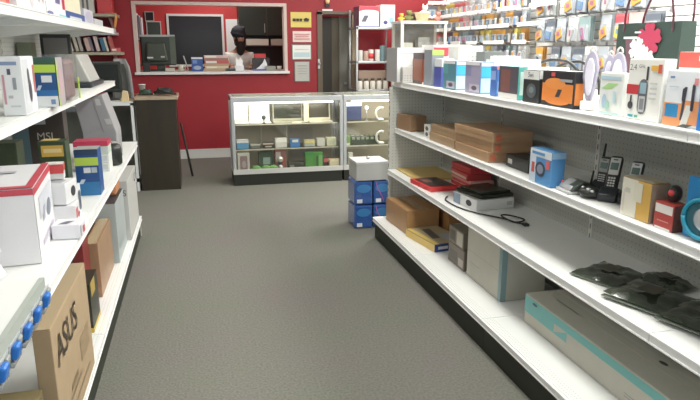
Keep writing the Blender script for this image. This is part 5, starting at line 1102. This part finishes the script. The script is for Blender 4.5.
t = thing('round_speaker', 'rounded black speaker at the far end of the third left shelf', 'speaker', (-.527, 4.06, ZL3)); b = MB(); b.lathe([(.042, 0), (.052, .01), (.054, .10), (.046, .125), (.03, .132)], mat((.025, .028, .026), .35), 18); b.build('body', t)
b = MB(); b.lathe([(.022, .132), (.03, .140), (.02, .146)], mat((.35, .34, .32), .3), 14); b.build('top_dial', t); b = MB(); b.box(-.057, -.050, -.012, .012, .03, .09, mat((.05, .35, .12), .3)); b.build('green_strip', t)
t = thing('grey_case', 'large grey slanted carton leaning above the flat box stack on third left shelf', 'box', (-.625, 4.45, ZL3), 0)
b = MB(); M_gc = mat((.33, .33, .34), .5, noise=.05); b.prism([(-.085, .0), (.115, .0), (.115, .19), (.05, .425), (-.118, .38), (-.085, .19)], 1, -.28, -.02, M_gc); b.build('carton_body', t, bevel=.006)
b = MB(); b.prism([(.060, .24), (.094, .24), (.084, .275), (.050, .275)], 1, -.282, -.2805, mat((.5, .5, .5), .5)); b.prism([(.012, .36), (.040, .36), (.032, .40), (.004, .40)], 1, -.282, -.2805, mat((.5, .5, .5), .5)); b.prism([(.04, .19), (.043, .19), (-.01, .40), (-.013, .40)], 1, -.282, -.2805, mat((.22, .22, .22), .5)); b.build('printed_panel', t)
carton('computer_part_box', 'dark brown box with pale lettering in the middle of the third left shelf', 'box', -.77, 3.55, ZL3, .17, .10, .395, (.045, .035, .03), rz=0, texts=[('y-', .45, .66, .055, 'MSI', (.45, .42, .38))], prints=[('y-', .1, .5, .82, .95, (.34, .36, .38))])
carton('product_box', 'teal box standing behind the dark lettered box', 'box', -.93, 3.8, ZL3, .14, .12, .36, (.10, .18, .22))
# blue capped packs clipped to the front of the shelf lip, below the tray
for k in range(7):
    t = thing('blister_pack', 'blue and white small pack clipped on the near shelf lip, %s from the near end' % ORD[k], 'packaging', (-.4705, 1.19+.105*k, .735), 0, 'small blue packs along the near shelf lip')
    R = Matrix.Rotation(.20, 4, 'Y')
    b = MB(); b.box(0, .003, -.048, .048, 0, .078, mat((.60, .63, .64), .3), R); b.build('card', t)
    b = MB(); b.box(.003, .020, -.035, .005, .034, .072, mat((.02, .16, .55), .3), R); b.build('blue_cap', t, bevel=.007)
    b = MB(); b.box(.003, .014, -.03, .038, .012, .028, mat((.42, .44, .45), .25, .4), R); b.build('metal_tip', t, bevel=.004)
    b = MB(); b.box(.003, .012, .012, .04, .034, .070, mat((.34, .36, .34), .4), R); b.build('grey_cap', t, bevel=.004)
# left shelving, base deck
carton('shipping_carton', 'brown cardboard carton with dark lettering standing on the bottom left shelf', 'box', -.515, 2.28, Z4, .055, .64, .45, (.42, .31, .19), noise=.08, rough=.75, style='shipping', rz=0,
     prints=[('x+', .10, .6, .22, .25, (.22, .16, .09)), ('x+', .15, .85, .12, .14, (.25, .18, .11)), ('x+', .62, .9, .30, .5, (.36, .26, .15)), ('x+', .30, .5, .28, .33, (.25, .18, .1))], texts=[('x+', .33, .76, .15, 'ASUS', (.05, .04, .03))])
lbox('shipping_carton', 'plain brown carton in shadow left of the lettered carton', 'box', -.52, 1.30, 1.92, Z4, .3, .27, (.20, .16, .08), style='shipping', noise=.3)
carton('software_box', 'black box with yellow foot on the bottom left shelf behind the carton', 'box', -.575, 3.02, Z4, .08, .22, .24, (.03, .03, .02), prints=[('y-', 0, 1, 0, .10, (.62, .44, .05)), ('y-', .1, .9, .3, .8, (.08, .09, .08), 'd'), ('x+', 0, 1, 0, .1, (.6, .42, .05)), ('x+', .1, .6, .7, 1, (.5, .35, .06))])
carton('software_box', 'dark red box at the back of the bottom left shelf', 'box', -.62, 3.25, Z4, .05, .16, .44, (.22, .03, .03), prints=[('y-', .3, .9, .1, .6, (.10, .05, .04))])
lbox('cardboard_box', 'brown cardboard sheet box leaning in the middle of the bottom left shelf', 'box', -.555, 3.36, 3.88, Z4, .07, .30, (.36, .22, .13), style='shipping', noise=.2)
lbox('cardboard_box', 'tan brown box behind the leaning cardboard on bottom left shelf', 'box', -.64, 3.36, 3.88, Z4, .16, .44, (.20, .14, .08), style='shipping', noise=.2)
lbox('product_box', 'pale teal-grey box toward the far end of the bottom left shelf', 'box', -.525, 3.92, 4.36, Z4, .12, .38, (.42, .47, .47), noise=.06, prints=[('z+', 0, 1, 0, 1, (.05, .05, .06)), ('x+', .1, .6, .2, .3, (.34, .38, .38))])
lbox('product_box', 'white box with black letters at the far end of the bottom left shelf', 'box', -.50, 4.40, 5.02, Z4, .14, .42, (.56, .56, .54), noise=.04, prints=[('x+', .0, 1, .0, .04, (.4, .4, .4))], texts=[('x+', .78, .84, .09, 'CS', (.06, .06, .06)), ('y-', .7, .8, .06, 'CS', (.1, .1, .1))])
t = thing('orange_case', 'small rounded orange case on top of the pale teal-grey box', 'case', (-.575, 4.22, Z4+.384))
b = MB(); b.box(-.055, .04, -.10, .10, 0, .09, mat((.50, .22, .10), .4)); b.build('body', t, bevel=.02)
# clutter on the desk end
carton('small_box', 'small dark grey box on the desk left of the black cables', 'box', -.54, 7.12, .9905, .09, .07, .05, (.10, .10, .10))
tag(MB().box(-.05, .05, -.07, .07, 0, .012, mat((.30, .08, .06), .6)).build('notebook', loc=(-.30, 7.20, .9905), rz=.4), 'dark red notebook behind the black cables on the desk', 'notebook')
